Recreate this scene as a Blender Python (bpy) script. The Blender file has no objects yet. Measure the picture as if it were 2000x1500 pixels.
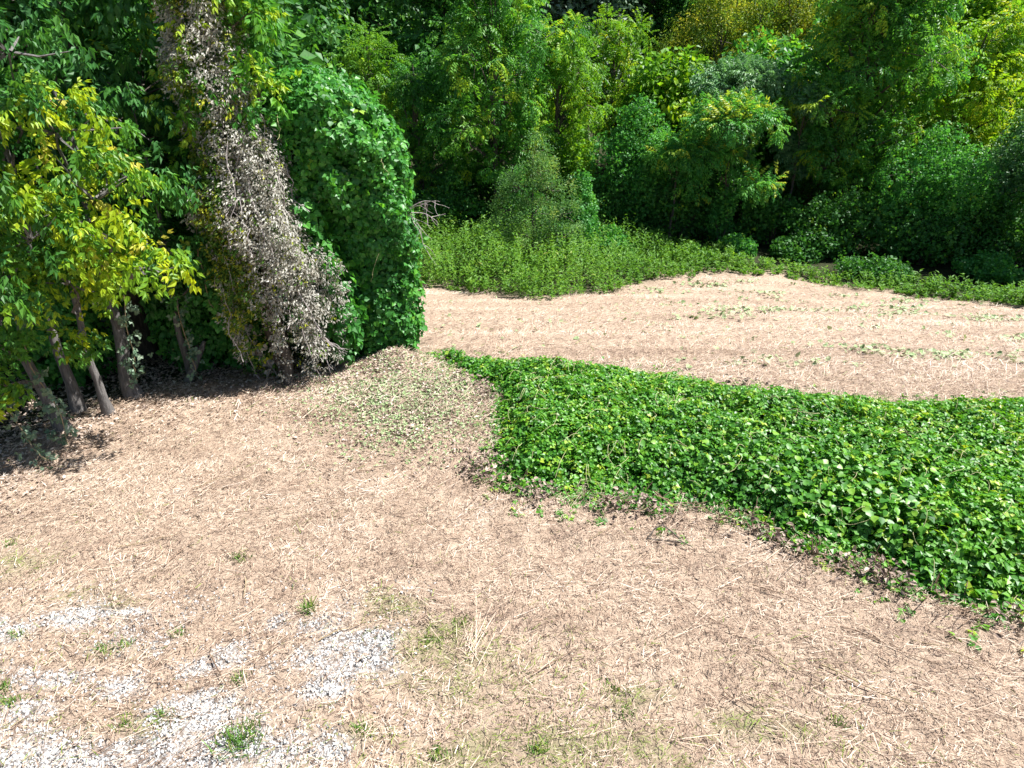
import bpy, math
import numpy as np
from mathutils import Vector, Matrix

S = bpy.context.scene
COL = S.collection
PI = math.pi

# ------------------------------------------------------------------ camera
cd = bpy.data.cameras.new('camera'); cam = bpy.data.objects.new('camera', cd); COL.objects.link(cam)
cam.location = (0, 0, 5.2); cam.rotation_euler = (math.radians(90 - 26), 0, 0)
cd.sensor_width = 36; cd.lens = 24.0; cd.clip_end = 1000; cd.clip_start = 0.05
S.camera = cam

# ------------------------------------------------------------------ sky, sun, exposure
SUN_AZ, SUN_EL = math.radians(80), math.radians(57)      # azimuth from +Y towards +X
w = bpy.data.worlds.new('World'); S.world = w; w.use_nodes = True
nt = w.node_tree; bg = nt.nodes['Background']
sky = nt.nodes.new('ShaderNodeTexSky'); sky.sky_type = 'NISHITA'; sky.sun_disc = False
sky.sun_elevation = SUN_EL; sky.sun_rotation = SUN_AZ; sky.air_density = 1.0; sky.dust_density = 0.6
nt.links.new(sky.outputs[0], bg.inputs[0]); bg.inputs[1].default_value = 0.052
sd = bpy.data.lights.new('sun', 'SUN'); sd.energy = 5.0; sd.angle = math.radians(0.55); sd.color = (1.0, 0.98, 0.95)
sun = bpy.data.objects.new('sun', sd); COL.objects.link(sun)
to_sun = Vector((math.sin(SUN_AZ) * math.cos(SUN_EL), math.cos(SUN_AZ) * math.cos(SUN_EL), math.sin(SUN_EL)))
sun.rotation_euler = to_sun.to_track_quat('Z', 'Y').to_euler(); sun.location = (20, 5, 30)
S.view_settings.view_transform = 'Standard'; S.view_settings.look = 'None'
S.view_settings.exposure = 1.42; S.view_settings.gamma = 1.0
S.render.engine = 'CYCLES'
cy = S.cycles
cy.max_bounces = 7; cy.diffuse_bounces = 4; cy.glossy_bounces = 2; cy.transmission_bounces = 4
cy.transparent_max_bounces = 4; cy.caustics_reflective = False; cy.caustics_refractive = False

# ------------------------------------------------------------------ numeric helpers
def nrm(v): return v / np.maximum(np.linalg.norm(v, axis=-1, keepdims=True), 1e-9)
def ss(a, b, t):
    t = np.clip((t - a) / (b - a), 0, 1); return t * t * (3 - 2 * t)
def vnoise(x, y, f=1.0, seed=0):
    x = np.asarray(x, float) * f + seed * 17.3; y = np.asarray(y, float) * f - seed * 9.7
    xi = np.floor(x).astype(np.int64); yi = np.floor(y).astype(np.int64)
    u = x - xi; v = y - yi; u = u * u * (3 - 2 * u); v = v * v * (3 - 2 * v)
    def h(a, b):
        n = (a * 374761393 + b * 668265263 + seed * 974634777) & 0xffffffff
        n = ((n ^ (n >> 13)) * 1274126177) & 0xffffffff
        return ((n ^ (n >> 16)) & 0xffff) / 65535.0
    return (h(xi, yi) * (1 - u) + h(xi + 1, yi) * u) * (1 - v) + (h(xi, yi + 1) * (1 - u) + h(xi + 1, yi + 1) * u) * v
def fbm(x, y, f=1.0, seed=0, o=3):
    s = 0; a = 0.5; t = 0
    for i in range(o):
        s = s + a * vnoise(x, y, f * 2 ** i, seed + i); t += a; a *= 0.5
    return s / t
def polydist(x, y, P):
    """signed distance, positive inside polygon P"""
    P = np.array(P, float); d = np.full(x.shape, 1e9); ins = np.zeros(x.shape, bool)
    for i in range(len(P)):
        a = P[i]; b = P[(i + 1) % len(P)]; e = b - a
        t = np.clip(((x - a[0]) * e[0] + (y - a[1]) * e[1]) / (e @ e), 0, 1)
        d = np.minimum(d, np.hypot(x - a[0] - t * e[0], y - a[1] - t * e[1]))
        c = ((a[1] > y) != (b[1] > y)) & (x < (b[0] - a[0]) * (y - a[1]) / (b[1] - a[1] + 1e-12) + a[0])
        ins ^= c
    return np.where(ins, d, -d)

def terrain(x, y):
    x = np.asarray(x, float); y = np.asarray(y, float)
    z = -2.4 * ss(9.5, 25, y) + 14 * ss(29, 85, y) + 22 * ss(85, 260, y)
    z = z + 0.10 * (fbm(x, y, 0.35, 3) - 0.5) * ss(60, 20, y)
    z = z + 0.28 * np.exp(-(((x + 2.25) / 0.5) ** 2 + ((y - 11.8) / 0.55) ** 2))        # heap of dry vines by the tower
    z = z + 0.10 * np.sin((y + 0.05 * x * x * 0.2) * 3.3 + x * 0.35) * ss(13, 15, y) * ss(26, 23, y) * 0.6   # windrows of the mown field
    z = z + (.075 * (fbm(x, y, 3.2, 91, 3) - .5) + .03 * (vnoise(x, y, 13, 95) - .5)) * ss(30, 14, np.abs(y))
    return z

# ------------------------------------------------------------------ mesh helpers
def raw_mesh(name, V, Fq, tint=None, mat=None, smooth=False):
    """V (n,3), Fq (m,k) with k = 3 or 4"""
    me = bpy.data.meshes.new(name)
    V = np.ascontiguousarray(V, np.float32); Fq = np.ascontiguousarray(Fq, np.int32)
    m, k = Fq.shape
    me.vertices.add(len(V)); me.vertices.foreach_set('co', V.ravel())
    me.loops.add(m * k); me.loops.foreach_set('vertex_index', Fq.ravel())
    me.polygons.add(m); me.polygons.foreach_set('loop_start', np.arange(0, m * k, k, dtype=np.int32))
    me.polygons.foreach_set('use_smooth', np.full(m, smooth, bool))
    if tint is not None:
        a = me.attributes.new('tint', 'FLOAT', 'POINT'); a.data.foreach_set('value', np.ascontiguousarray(tint, np.float32))
    me.update(calc_edges=True)
    if mat: me.materials.append(mat)
    return me
def obj(name, me, parent=None, loc=None):
    o = bpy.data.objects.new(name, me); COL.objects.link(o)
    if parent: o.parent = parent
    if loc is not None: o.location = loc
    return o
def tag(o, label=None, cat=None, group=None, kind=None):
    if label: o['label'] = label
    if cat: o['category'] = cat
    if group: o['group'] = group
    if kind: o['kind'] = kind
    return o
def empty(name, loc, label, cat, group=None):
    o = bpy.data.objects.new(name, None); COL.objects.link(o); o.location = loc; o.empty_display_size = 0.2
    return tag(o, label, cat, group)

def scatter(T, pos, d, n, scale, tint, wid=None):
    """place template T=(verts, faces) at pos with +Y along d and +Z near n -> V, F, tint"""
    TV, TF = T
    pos = np.asarray(pos, float); y = nrm(np.asarray(d, float)); n = np.asarray(n, float)
    x = nrm(np.cross(y, n)); z = np.cross(x, y)
    N = len(pos); k = len(TV)
    s = np.broadcast_to(np.asarray(scale, float), (N,))
    ws = s if wid is None else s * wid
    V = (pos[:, None, :] + (TV[None, :, 0:1] * ws[:, None, None]) * x[:, None, :]
         + (TV[None, :, 1:2] * s[:, None, None]) * y[:, None, :] + (TV[None, :, 2:3] * s[:, None, None]) * z[:, None, :])
    F = TF[None] + (np.arange(N) * k)[:, None, None]
    return V.reshape(-1, 3), F.reshape(-1, TF.shape[1]), np.repeat(np.asarray(tint, float), k)
def join(parts):
    off = 0; Vs = []; Fs = []; Ts = []
    for V, F, t in parts:
        Vs.append(V); Fs.append(F + off); Ts.append(t); off += len(V)
    return np.concatenate(Vs), np.concatenate(Fs), np.concatenate(Ts)
def tubes(lines, sides=6):
    """lines: list of (points (k,3), radii (k)) -> V, F"""
    Vs = []; Fs = []; off = 0
    a = np.arange(sides) * 2 * PI / sides
    for P, R in lines:
        P = np.asarray(P, float); R = np.asarray(R, float); k = len(P)
        t = np.gradient(P, axis=0); t = nrm(t)
        ref = np.where(np.abs(t[:, 2:3]) > 0.9, np.array([[1., 0, 0]]), np.array([[0, 0, 1.]]))
        u = nrm(np.cross(t, ref)); v = np.cross(t, u)
        ring = P[:, None] + R[:, None, None] * (np.cos(a)[None, :, None] * u[:, None] + np.sin(a)[None, :, None] * v[:, None])
        Vs.append(ring.reshape(-1, 3))
        i = np.arange(k - 1)[:, None] * sides; j = np.arange(sides)[None]
        jn = (j + 1) % sides
        f = np.stack([i + j, i + jn, i + sides + jn, i + sides + j], -1).reshape(-1, 4) + off
        Fs.append(f); off += k * sides
    return np.concatenate(Vs), np.concatenate(Fs)
def wiggle(rng, p0, p1, k, amp, sag=0.0):
    t = np.linspace(0, 1, k)[:, None]
    P = np.asarray(p0, float) * (1 - t) + np.asarray(p1, float) * t
    w_ = np.cumsum(rng.normal(0, 1, (k, 3)), 0); w_ = w_ - w_[0] - (w_[-1] - w_[0]) * t
    P = P + w_ * amp / max(1, k ** 0.5)
    P[:, 2] -= sag * 4 * (t * (1 - t))[:, 0]
    return P

# ------------------------------------------------------------------ templates (x width, y length, z normal)
def A(*v): return np.array(v, float)
T_OVATE = (A((0, 0, 0), (-.36, .08, .05), (-.47, .42, .09), (0, 1, -.12), (.36, .08, .05), (.47, .42, .09)),
           np.array([[0, 3, 2, 1], [0, 4, 5, 3]]))                                   # broad kudzu leaflet
T_LANCE = (A((0, 0, 0), (-.20, .38, .05), (0, 1, -.16), (.20, .38, .05)), np.array([[0, 2, 1, 1], [0, 3, 2, 2]]))
T_LANCE = (T_LANCE[0], np.array([[0, 2, 1], [0, 3, 2]]))
T_CURL = (A((0, 0, 0), (-.30, .3, .16), (-.20, .75, .22), (.02, 1, .02), (.28, .28, .2), (.22, .72, .10)),
          np.array([[0, 3, 2, 1], [0, 4, 5, 3]]))                                    # dry curled leaf
def make_trifoliate(rng):
    parts = []
    for ang, off in ((0, .35), (1.25, .12), (-1.25, .12)):
        d = np.array([[math.sin(ang), math.cos(ang), -.18]]); p = d * off * .5 + np.array([[0, off * .4, 0]])
        n = np.array([[rng.normal(0, .25), rng.normal(0, .25), 1]])
        parts.append(scatter(T_OVATE, p, d, n, .62 if ang == 0 else .56, [0]))
    V, F, _ = join(parts); return V, F
def make_frond(rng, pairs=5, lw=.30, curve=.35, hang=0., wid=1.):
    """pinnate leaf of unit length"""
    parts = []
    ys = np.linspace(.22, .88, pairs)
    for yv in ys:
        for s in (-1, 1):
            p = np.array([[0, yv, -curve * yv * yv]])
            d = np.array([[s * (.9 - .3 * hang) + rng.normal(0, .1 + .2 * hang), .45 + rng.normal(0, .1 + .2 * hang), -.25 - .3 * yv - hang + rng.normal(0, .15)]])
            parts.append(scatter(T_LANCE, p, d, np.array([[s * .3, 0, 1.]]), lw * (1.05 - .35 * abs(yv - .5)) * rng.uniform(.85, 1.15), [0], wid))
    parts.append(scatter(T_LANCE, np.array([[0, .9, -curve * .8]]), np.array([[0, 1, -.7]]), np.array([[0, 0, 1.]]), lw, [0]))
    V, F, _ = join(parts); return V, F
def make_cluster(rng, n=8, ls=.42, T=T_LANCE, wid=1.9):
    p = rng.normal(0, .30, (n, 3)); p[:, 1] += .5
    d = nrm(rng.normal(0, .7, (n, 3)) + A(0, .7, -.3)); nn = nrm(rng.normal(0, .5, (n, 3)) + A(0, 0, 1))
    V, F, _ = scatter(T, p, d, nn, ls * rng.uniform(.7, 1.2, n), np.zeros(n), wid); return V, F
_r = np.random.default_rng(5)
TRIF = [make_trifoliate(_r) for _ in range(4)]
FROND = [make_frond(_r, 4, .36, .4, .25, 1.15) for _ in range(4)]
TRIF_FAR = [make_cluster(_r, 4, .62, T_LANCE, 2.1) for _ in range(4)]
def make_trifoliate_flat(rng):
    p = A((0, .25, 0), (.12, .12, 0), (-.12, .12, 0)); d = A((0, 1, -.15), (1, .3, -.2), (-1, .3, -.2)) + rng.normal(0, .12, (3, 3))
    V, F, _ = scatter((A((0, 0, 0), (-.46, .34, .08), (0, 1, -.1), (.46, .34, .08)), T_LANCE[1]), p, d, rng.normal(0, .3, (3, 3)) + A(0, 0, 1), .62, [0, 0, 0]); return V, F
TRIF_FLAT = [make_trifoliate_flat(_r) for _ in range(6)]
FROND_NEAR = [make_frond(_r, 3, .46, .6, .75, 1.25) for _ in range(5)]
CLUST = [make_cluster(_r, 6, .46) for _ in range(4)]
FINE = [make_cluster(_r, 8, .36, T_LANCE, .9) for _ in range(3)]

def scatter_multi(rng, Ts, pos, d, n, scale, tint, wid=None):
    idx = rng.integers(0, len(Ts), len(pos)); parts = []
    scale = np.broadcast_to(scale, (len(pos),))
    for i, T in enumerate(Ts):
        m = idx == i
        if m.any(): parts.append(scatter(T, pos[m], d[m], n[m], scale[m], tint[m], wid))
    return join(parts)

# ------------------------------------------------------------------ materials
def new_mat(name):
    m = bpy.data.materials.new(name); m.use_nodes = True
    return m, m.node_tree.nodes, m.node_tree.links, m.node_tree.nodes['Principled BSDF']
def ramp(N, stops):
    r = N.new('ShaderNodeValToRGB'); cr = r.color_ramp
    while len(cr.elements) < len(stops): cr.elements.new(0.5)
    for e, (p, c) in zip(cr.elements, stops): e.position = p; e.color = (*c, 1)
    return r
def leaf_mat(name, stops, trans=0.35, rough=0.5, spec=0.4, tcol=(1.35, 1.25, .6)):
    m, N, L, b = new_mat(name)
    at = N.new('ShaderNodeAttribute'); at.attribute_name = 'tint'
    r = ramp(N, stops); L.new(at.outputs['Fac'], r.inputs[0])
    nz = N.new('ShaderNodeTexNoise'); nz.inputs['Scale'].default_value = 30; nz.inputs['Detail'].default_value = 2
    g = N.new('ShaderNodeNewGeometry'); L.new(g.outputs['Position'], nz.inputs['Vector'])
    mr = N.new('ShaderNodeMapRange'); mr.inputs[1].default_value = .3; mr.inputs[2].default_value = .7
    mr.inputs[3].default_value = .78; mr.inputs[4].default_value = 1.22; L.new(nz.outputs['Fac'], mr.inputs[0])
    mx = N.new('ShaderNodeVectorMath'); mx.operation = 'SCALE'; L.new(r.outputs[0], mx.inputs[0]); L.new(mr.outputs[0], mx.inputs['Scale'])
    L.new(mx.outputs[0], b.inputs['Base Color']); b.inputs['Roughness'].default_value = rough
    b.inputs['Specular IOR Level'].default_value = spec
    tr = N.new('ShaderNodeBsdfTranslucent'); tm = N.new('ShaderNodeVectorMath'); tm.operation = 'MULTIPLY'
    tm.inputs[1].default_value = tcol; L.new(mx.outputs[0], tm.inputs[0]); L.new(tm.outputs[0], tr.inputs['Color'])
    ms = N.new('ShaderNodeMixShader'); ms.inputs[0].default_value = trans
    L.new(b.outputs[0], ms.inputs[1]); L.new(tr.outputs[0], ms.inputs[2])
    L.new(ms.outputs[0], N['Material Output'].inputs['Surface'])
    return m
G = {
 'kudzu': leaf_mat('kudzu_leaf', [(0, (.03, .12, .016)), (.45, (.065, .23, .018)), (.8, (.14, .34, .022)), (1, (.33, .44, .035))], .36, .44, .45),
 'kudzu_tower': leaf_mat('kudzu_tower_leaf', [(0, (.028, .125, .026)), (.5, (.058, .24, .034)), (.85, (.12, .36, .036)), (1, (.26, .43, .04))], .38, .45, .42),
 'yellow': leaf_mat('yellowing_leaf', [(0, (.04, .14, .02)), (.35, (.085, .23, .02)), (.65, (.25, .39, .015)), (.92, (.46, .53, .02)), (1, (.5, .47, .08))], .44, .5, .35),
 'ash': leaf_mat('dark_green_leaf', [(0, (.026, .105, .022)), (.5, (.048, .175, .03)), (.85, (.11, .28, .03)), (1, (.3, .4, .03))], .38, .52, .32),
 'green': leaf_mat('mid_green_leaf', [(0, (.036, .15, .03)), (.5, (.07, .25, .036)), (.8, (.15, .36, .035)), (1, (.33, .46, .03))], .46, .5, .35),
 'lime': leaf_mat('yellow_green_leaf', [(0, (.06, .19, .018)), (.5, (.14, .32, .02)), (.85, (.28, .44, .02)), (1, (.46, .52, .025))], .46, .5, .35),
 'olive': leaf_mat('olive_leaf', [(0, (.08, .16, .025)), (.5, (.16, .26, .03)), (.8, (.28, .36, .035)), (1, (.46, .45, .05))], .42, .55, .25),
 'blue': leaf_mat('bluish_leaf', [(0, (.055, .15, .055)), (.5, (.10, .24, .09)), (1, (.19, .35, .14))], .30, .5, .4, (1.2, 1.25, .7)),
 'grey_green': leaf_mat('grey_green_leaf', [(0, (.08, .15, .085)), (.5, (.14, .22, .14)), (1, (.26, .34, .23))], .28, .5, .45, (1.1, 1.2, .8)),
 'sapling': leaf_mat('sapling_leaf', [(0, (.055, .17, .045)), (.5, (.115, .26, .075)), (.85, (.2, .35, .095)), (1, (.3, .4, .13))], .40, .5, .3),
 'weed': leaf_mat('weed_leaf', [(0, (.05, .15, .025)), (.5, (.11, .26, .03)), (.85, (.2, .36, .04)), (1, (.4, .42, .12))], .42, .55, .25),
 'vine': leaf_mat('vine_leaf', [(0, (.036, .16, .036)), (.5, (.07, .27, .05)), (.9, (.15, .38, .055)), (1, (.38, .46, .05))], .42, .5, .35),
 'dead': leaf_mat('withered_leaf', [(0, (.12, .10, .075)), (.1, (.26, .23, .185)), (.3, (.38, .36, .31)), (.6, (.52, .505, .45)), (.64, (.05, .14, .02)), (.85, (.12, .22, .03)), (1, (.42, .42, .03))], .28, .6, .3, (1.02, 1., .88)),
 'straw': leaf_mat('dry_straw', [(0, (.085, .052, .04)), (.14, (.23, .155, .112)), (.36, (.44, .325, .235)), (.6, (.59, .47, .365)), (.78, (.70, .61, .525)), (.82, (.12, .15, .03)), (1, (.2, .27, .045))], .10, .6, .25, (1.05, .95, .8)),
 'litter': leaf_mat('leaf_litter', [(0, (.09, .06, .05)), (.25, (.27, .2, .155)), (.55, (.46, .37, .3)), (.72, (.58, .5, .43)), (.78, (.2, .29, .11)), (1, (.36, .45, .24))], .14, .6, .3, (1.05, .95, .8)),
 'grass': leaf_mat('grass_blade', [(0, (.05, .14, .02)), (.5, (.10, .23, .03)), (1, (.3, .33, .06))], .35, .45, .4),
}
def bark_mat(name, c0, c1, sc=9):
    m, N, L, b = new_mat(name)
    g = N.new('ShaderNodeTexCoord'); mp = N.new('ShaderNodeMapping'); mp.inputs['Scale'].default_value = (1, 1, .18)
    L.new(g.outputs['Object'], mp.inputs[0])
    nz = N.new('ShaderNodeTexNoise'); nz.inputs['Scale'].default_value = sc * 3; nz.inputs['Detail'].default_value = 6; nz.inputs['Roughness'].default_value = .7
    L.new(mp.outputs[0], nz.inputs['Vector'])
    r = ramp(N, [(.3, c0), (.7, c1)]); L.new(nz.outputs['Fac'], r.inputs[0]); L.new(r.outputs[0], b.inputs['Base Color'])
    bp = N.new('ShaderNodeBump'); bp.inputs['Strength'].default_value = .9; bp.inputs['Distance'].default_value = .03
    L.new(nz.outputs['Fac'], bp.inputs['Height']); L.new(bp.outputs[0], b.inputs['Normal'])
    b.inputs['Roughness'].default_value = .9; b.inputs['Specular IOR Level'].default_value = .2
    return m
BARK = bark_mat('bark', (.06, .055, .052), (.21, .195, .185))
BARK_DARK = bark_mat('dark_bark', (.05, .04, .033), (.15, .125, .105))
DEADWOOD = bark_mat('bleached_wood', (.26, .22, .21), (.5, .44, .43))
VINEWOOD = bark_mat('vine_stem', (.2, .14, .08), (.45, .36, .22))
RUNNER = bark_mat('green_runner', (.28, .3, .12), (.5, .46, .26))
BROWNSTICK = bark_mat('brown_stick', (.12, .075, .05), (.33, .23, .16))

def ground_mat():
    m, N, L, b = new_mat('dry_ground')
    g = N.new('ShaderNodeNewGeometry'); P = g.outputs['Position']
    def noise(sc, det=5, rough=.6, vec=P):
        n = N.new('ShaderNodeTexNoise'); n.inputs['Scale'].default_value = sc; n.inputs['Detail'].default_value = det
        n.inputs['Roughness'].default_value = rough; L.new(vec, n.inputs['Vector']); return n.outputs['Fac']
    def mix(f, a, c):
        x = N.new('ShaderNodeMix'); x.data_type = 'RGBA'; L.new(f, x.inputs[0]); L.new(a, x.inputs[6]); L.new(c, x.inputs[7]); return x.outputs[2]
    def attr(nm):
        a = N.new('ShaderNodeAttribute'); a.attribute_name = nm; return a.outputs['Fac']
    n1 = noise(55, 6, .75); n2 = noise(1.7, 5); n3 = noise(9, 5, .65)
    st = ramp(N, [(.32, (.08, .055, .04)), (.44, (.26, .185, .135)), (.56, (.46, .355, .265)), (.72, (.62, .51, .40))]); L.new(n1, st.inputs[0])
    st2 = ramp(N, [(.3, (.18, .125, .09)), (.5, (.38, .285, .21)), (.7, (.54, .43, .325))]); L.new(n3, st2.inputs[0])
    h = ramp(N, [(.35, (.3,) * 3), (.65, (.7,) * 3)]); L.new(n2, h.inputs[0])
    c = mix(h.outputs[0], st.outputs[0], st2.outputs[0])
    gr = ramp(N, [(.35, (.14, .13, .125)), (.55, (.36, .35, .34)), (.75, (.52, .51, .5))])
    vo = N.new('ShaderNodeTexVoronoi'); vo.inputs['Scale'].default_value = 38; L.new(P, vo.inputs['Vector'])
    L.new(vo.outputs['Color'], gr.inputs[0])
    c = mix(attr('gravel'), c, gr.outputs[0])
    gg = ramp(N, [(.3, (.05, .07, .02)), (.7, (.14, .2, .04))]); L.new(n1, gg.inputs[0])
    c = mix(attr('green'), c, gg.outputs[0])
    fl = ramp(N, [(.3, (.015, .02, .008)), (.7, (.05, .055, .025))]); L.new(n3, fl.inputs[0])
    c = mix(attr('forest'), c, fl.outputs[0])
    L.new(c, b.inputs['Base Color']); b.inputs['Roughness'].default_value = .95; b.inputs['Specular IOR Level'].default_value = .1
    bp = N.new('ShaderNodeBump'); bp.inputs['Strength'].default_value = .8; bp.inputs['Distance'].default_value = .04
    L.new(n1, bp.inputs['Height']); L.new(bp.outputs[0], b.inputs['Normal'])
    return m

# ------------------------------------------------------------------ layout in metres
PATCH = [(-1.85, 12.5), (-1.2, 11.6), (-.73, 11.0), (-.34, 9.9), (-.38, 8.6), (-.42, 7.95), (0, 7.45), (1, 7.2), (2.25, 7.05), (3.05, 6.55),
         (3.9, 6.0), (4.53, 5.42), (5.2, 5.15), (6.5, 4.65), (9, 4.2), (14, 3.6), (14, 10.2), (7.75, 9.9), (6.2, 10.0), (4.8, 10.15), (3.4, 10.65), (1.8, 11.4), (0, 11.85), (-1.35, 12.5)]
WEED_FRONT = [(-9, 24.5), (-3.27, 23.3), (-1.19, 21.75), (.98, 20.7), (3.1, 22.0), (5.5, 24.4), (7.86, 25.4), (10, 24.7), (11.3, 23.3), (12.9, 22.0), (14.35, 20.3), (15.5, 18.2), (24, 14)]
TREELINE = [(-30, 2), (-9, 6.0), (-7.23, 8.2), (-6.9, 9.2), (-6.07, 10.3), (-4.67, 11.3), (-2.7, 11.8), (-1.75, 12.9), (-4, 22), (-9, 24.5), (-60, 30)]
GRAVEL = [(-1.6, 4.75, .55, .42), (-2.05, 5.05, .3, .16), (-4.35, 5.3, .55, .14), (-5.1, 5.05, .4, .2), (-2.82, 4.7, .35, .16), (-4.3, 4.55, .5, .16),
          (-3.45, 4.45, .35, .12), (-2.6, 4.1, .45, .16), (-2.2, 3.7, .5, .2), (-3.6, 3.65, .8, .18), (-4.3, 4.1, .45, .14), (-1.75, 4.3, .4, .2), (-1.55, 3.75, .25, .18), (-2.9, 4.25, .3, .1), (-4.9, 3.4, .6, .25), (-3.0, 3.2, .9, .3)]
GREENS = [(.3, 3.75, 1.3, .3), (-.5, 4.6, .7, .4), (2.2, 3.9, .6, .2), (-.75, 4.95, .55, .3), (-1.2, 3.85, .45, .2), (-.45, 3.6, .6, .25), (.4, 3.7, .5, .2), (-4.4, 5.5, .5, .2), (-3.9, 4.75, .4, .12), (-4.9, 4.6, .3, .2), (-3.2, 4.0, .35, .14), (-5.6, 6.0, .4, .3), (1.2, 4.2, .3, .15), (-1.3, 5.4, .35, .15)]
def blobs(B, x, y, seed):
    m = np.zeros(np.shape(x))
    wx = x + .6 * (fbm(x, y, 2.2, seed) - .5); wy = y + .45 * (fbm(x, y, 2.2, seed + 5) - .5)
    for cx, cy_, rx, ry in B: m = np.maximum(m, np.exp(-((wx - cx) / rx) ** 2 - ((wy - cy_) / ry) ** 2))
    return m
def gravel_mask(x, y):
    a = blobs(GRAVEL, x, y, 21) * (.1 + 1.7 * fbm(x, y, 4.5, 33, 5)); b = .62 * ss(-.6, -1.6, x) * ss(5.7, 4.9, y) * ss(.42, .75, fbm(x, y, 1.8, 37, 4))
    return np.clip(ss(.2, 1.0, a) + b, 0, 1)
def green_mask(x, y): return ss(.15, 1.0, blobs(GREENS, x, y, 41) * (.2 + 1.3 * fbm(x, y, 4, 53, 4)))
WORN = [(-2.0, 8.7, .9, .28), (-1.5, 8.2, .5, .18), (-3.4, 7.6, .8, .15), (-2.6, 6.9, 1.1, .13), (-4.3, 6.4, .9, .16), (.6, 6.5, .7, .16), (2.1, 6.0, .5, .2), (1.9, 5.0, .8, .14), (3.1, 4.7, .9, .12), (-.9, 5.9, 1.0, .12), (.2, 5.2, .9, .12), (3.9, 5.0, .7, .12), (-3.2, 9.5, .7, .2), (-4.9, 8.4, .6, .2)]
def worn_mask(x, y): return np.clip(blobs(WORN, x, y, 61) * (.2 + 1.5 * fbm(x, y, 3, 63, 4)), 0, 1)
def weed_line(x): return np.interp(x, [p[0] for p in WEED_FRONT], [p[1] for p in WEED_FRONT])
def patch_dist(x, y):
    return polydist(x + .5 * (fbm(x, y, 1.7, 71, 4) - .5), y + .5 * (fbm(x, y, 1.7, 77, 4) - .5), PATCH)
def patch_height(x, y, d=None):
    d = patch_dist(x, y) if d is None else d
    hgt = .33 + .26 * fbm(x, y, .7, 11) + .2 * (fbm(x, y, 2.6, 15) - .5) + .12 * (fbm(x, y, 6, 19) - .5)
    hgt = hgt - .22 * np.exp(-((x - 3.15) / .28) ** 2 - ((y - 9.3) / .25) ** 2)
    return np.clip(hgt * ss(-.05, .95, d) ** .75, 0, None)

# ------------------------------------------------------------------ ground
def axis(lo, hi, f0, f1, fine, grow=1.16):
    mid = np.arange(f0, f1 + 1e-6, fine); a = [f1]; s = fine
    while a[-1] < hi: s *= grow; a.append(a[-1] + s)
    b = [f0]; s = fine
    while b[-1] > lo: s *= grow; b.append(b[-1] - s)
    return np.concatenate([np.array(b[1:])[::-1], mid, np.array(a[1:])])
gx = axis(-320, 320, -8, 9, .11); gy = axis(-120, 420, 2.6, 13, .10, 1.12)
X, Y = np.meshgrid(gx, gy); Z = terrain(X, Y)
nx, ny = len(gx), len(gy)
idx = np.arange(nx * ny).reshape(ny, nx)
F = np.stack([idx[:-1, :-1], idx[:-1, 1:], idx[1:, 1:], idx[1:, :-1]], -1).reshape(-1, 4)
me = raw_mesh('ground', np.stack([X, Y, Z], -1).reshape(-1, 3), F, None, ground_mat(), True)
def add_attr(me, nm, v):
    a = me.attributes.new(nm, 'FLOAT', 'POINT'); a.data.foreach_set('value', np.ascontiguousarray(v.ravel(), np.float32))
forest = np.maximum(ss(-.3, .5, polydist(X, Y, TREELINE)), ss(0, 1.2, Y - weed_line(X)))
add_attr(me, 'gravel', gravel_mask(X, Y) * (Y < 6.5)); add_attr(me, 'green', green_mask(X, Y) * .4)
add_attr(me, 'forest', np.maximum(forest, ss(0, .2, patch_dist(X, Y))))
tag(obj('ground', me), kind='structure')

# ------------------------------------------------------------------ straw on the mown ground
def straw_T(bend):
    return (A((-.5, 0, -bend * .3), (.5, .03, -bend * .3), (.32, 1, bend), (-.32, .97, bend)), np.array([[0, 1, 2], [0, 2, 3]]))
rng = np.random.default_rng(11)
def lay_straw(name, n, xr, yr, keep, L0, L1, W, lift, label, ang, seed, steep=.16, sx=1.):
    rng = np.random.default_rng(seed)
    x = rng.uniform(*xr, n); y = rng.uniform(*yr, n)
    k = keep(x, y, rng); x = x[k]; y = y[k]; n = len(x)
    cl = fbm(x, y, 2.3, seed)
    th = ang(x, y) + (fbm(x, y, .9, seed + 3) - .5) * 3.2 + rng.normal(0, 1.15, n)
    up = np.abs(rng.normal(0, steep, n)) - .03
    d = np.stack([np.cos(th), np.sin(th), up], -1)
    nn = nrm(np.stack([rng.normal(0, .5, n), rng.normal(0, .5, n), np.ones(n)], -1))
    L_ = rng.uniform(L0, L1, n) * rng.choice([.55, 1, 1, 1.6], n)
    z = terrain(x, y) + rng.uniform(-.015, lift, n) * (.1 + 1.4 * cl + .9 * vnoise(x, y, 7, seed + 6))
    gm = np.clip(green_mask(x, y) * .42 + .012 + .2 * ss(.45, .7, fbm(x, y, 1.3, 57, 4)) * ss(5.6, 4.0, y) * (x > -6) * ss(4, 2, x), 0, 1)
    pt = fbm(x * sx, y, 1.6, seed + 9, 4); ck = vnoise(x + .3 * vnoise(x, y, 5, seed), y, 9, seed + 4)
    t = np.clip(rng.beta(1.6, 1.5, n) * .80 * (.25 + 1.15 * pt + .5 * (ck - .4)), 0, .78)
    t = t * (1 - .62 * worn_mask(x, y))
    t = np.where(rng.random(n) < gm, rng.uniform(.82, 1, n), t)
    T = straw_T(.13)
    V, F, tt = scatter(T, np.stack([x, y, z], -1), d, nn, L_, t, W / L_ * rng.uniform(.6, 1.5, n))
    return tag(obj(name, raw_mesh(name, V, F, tt, G['straw'])), label, 'straw', kind='stuff')
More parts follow.
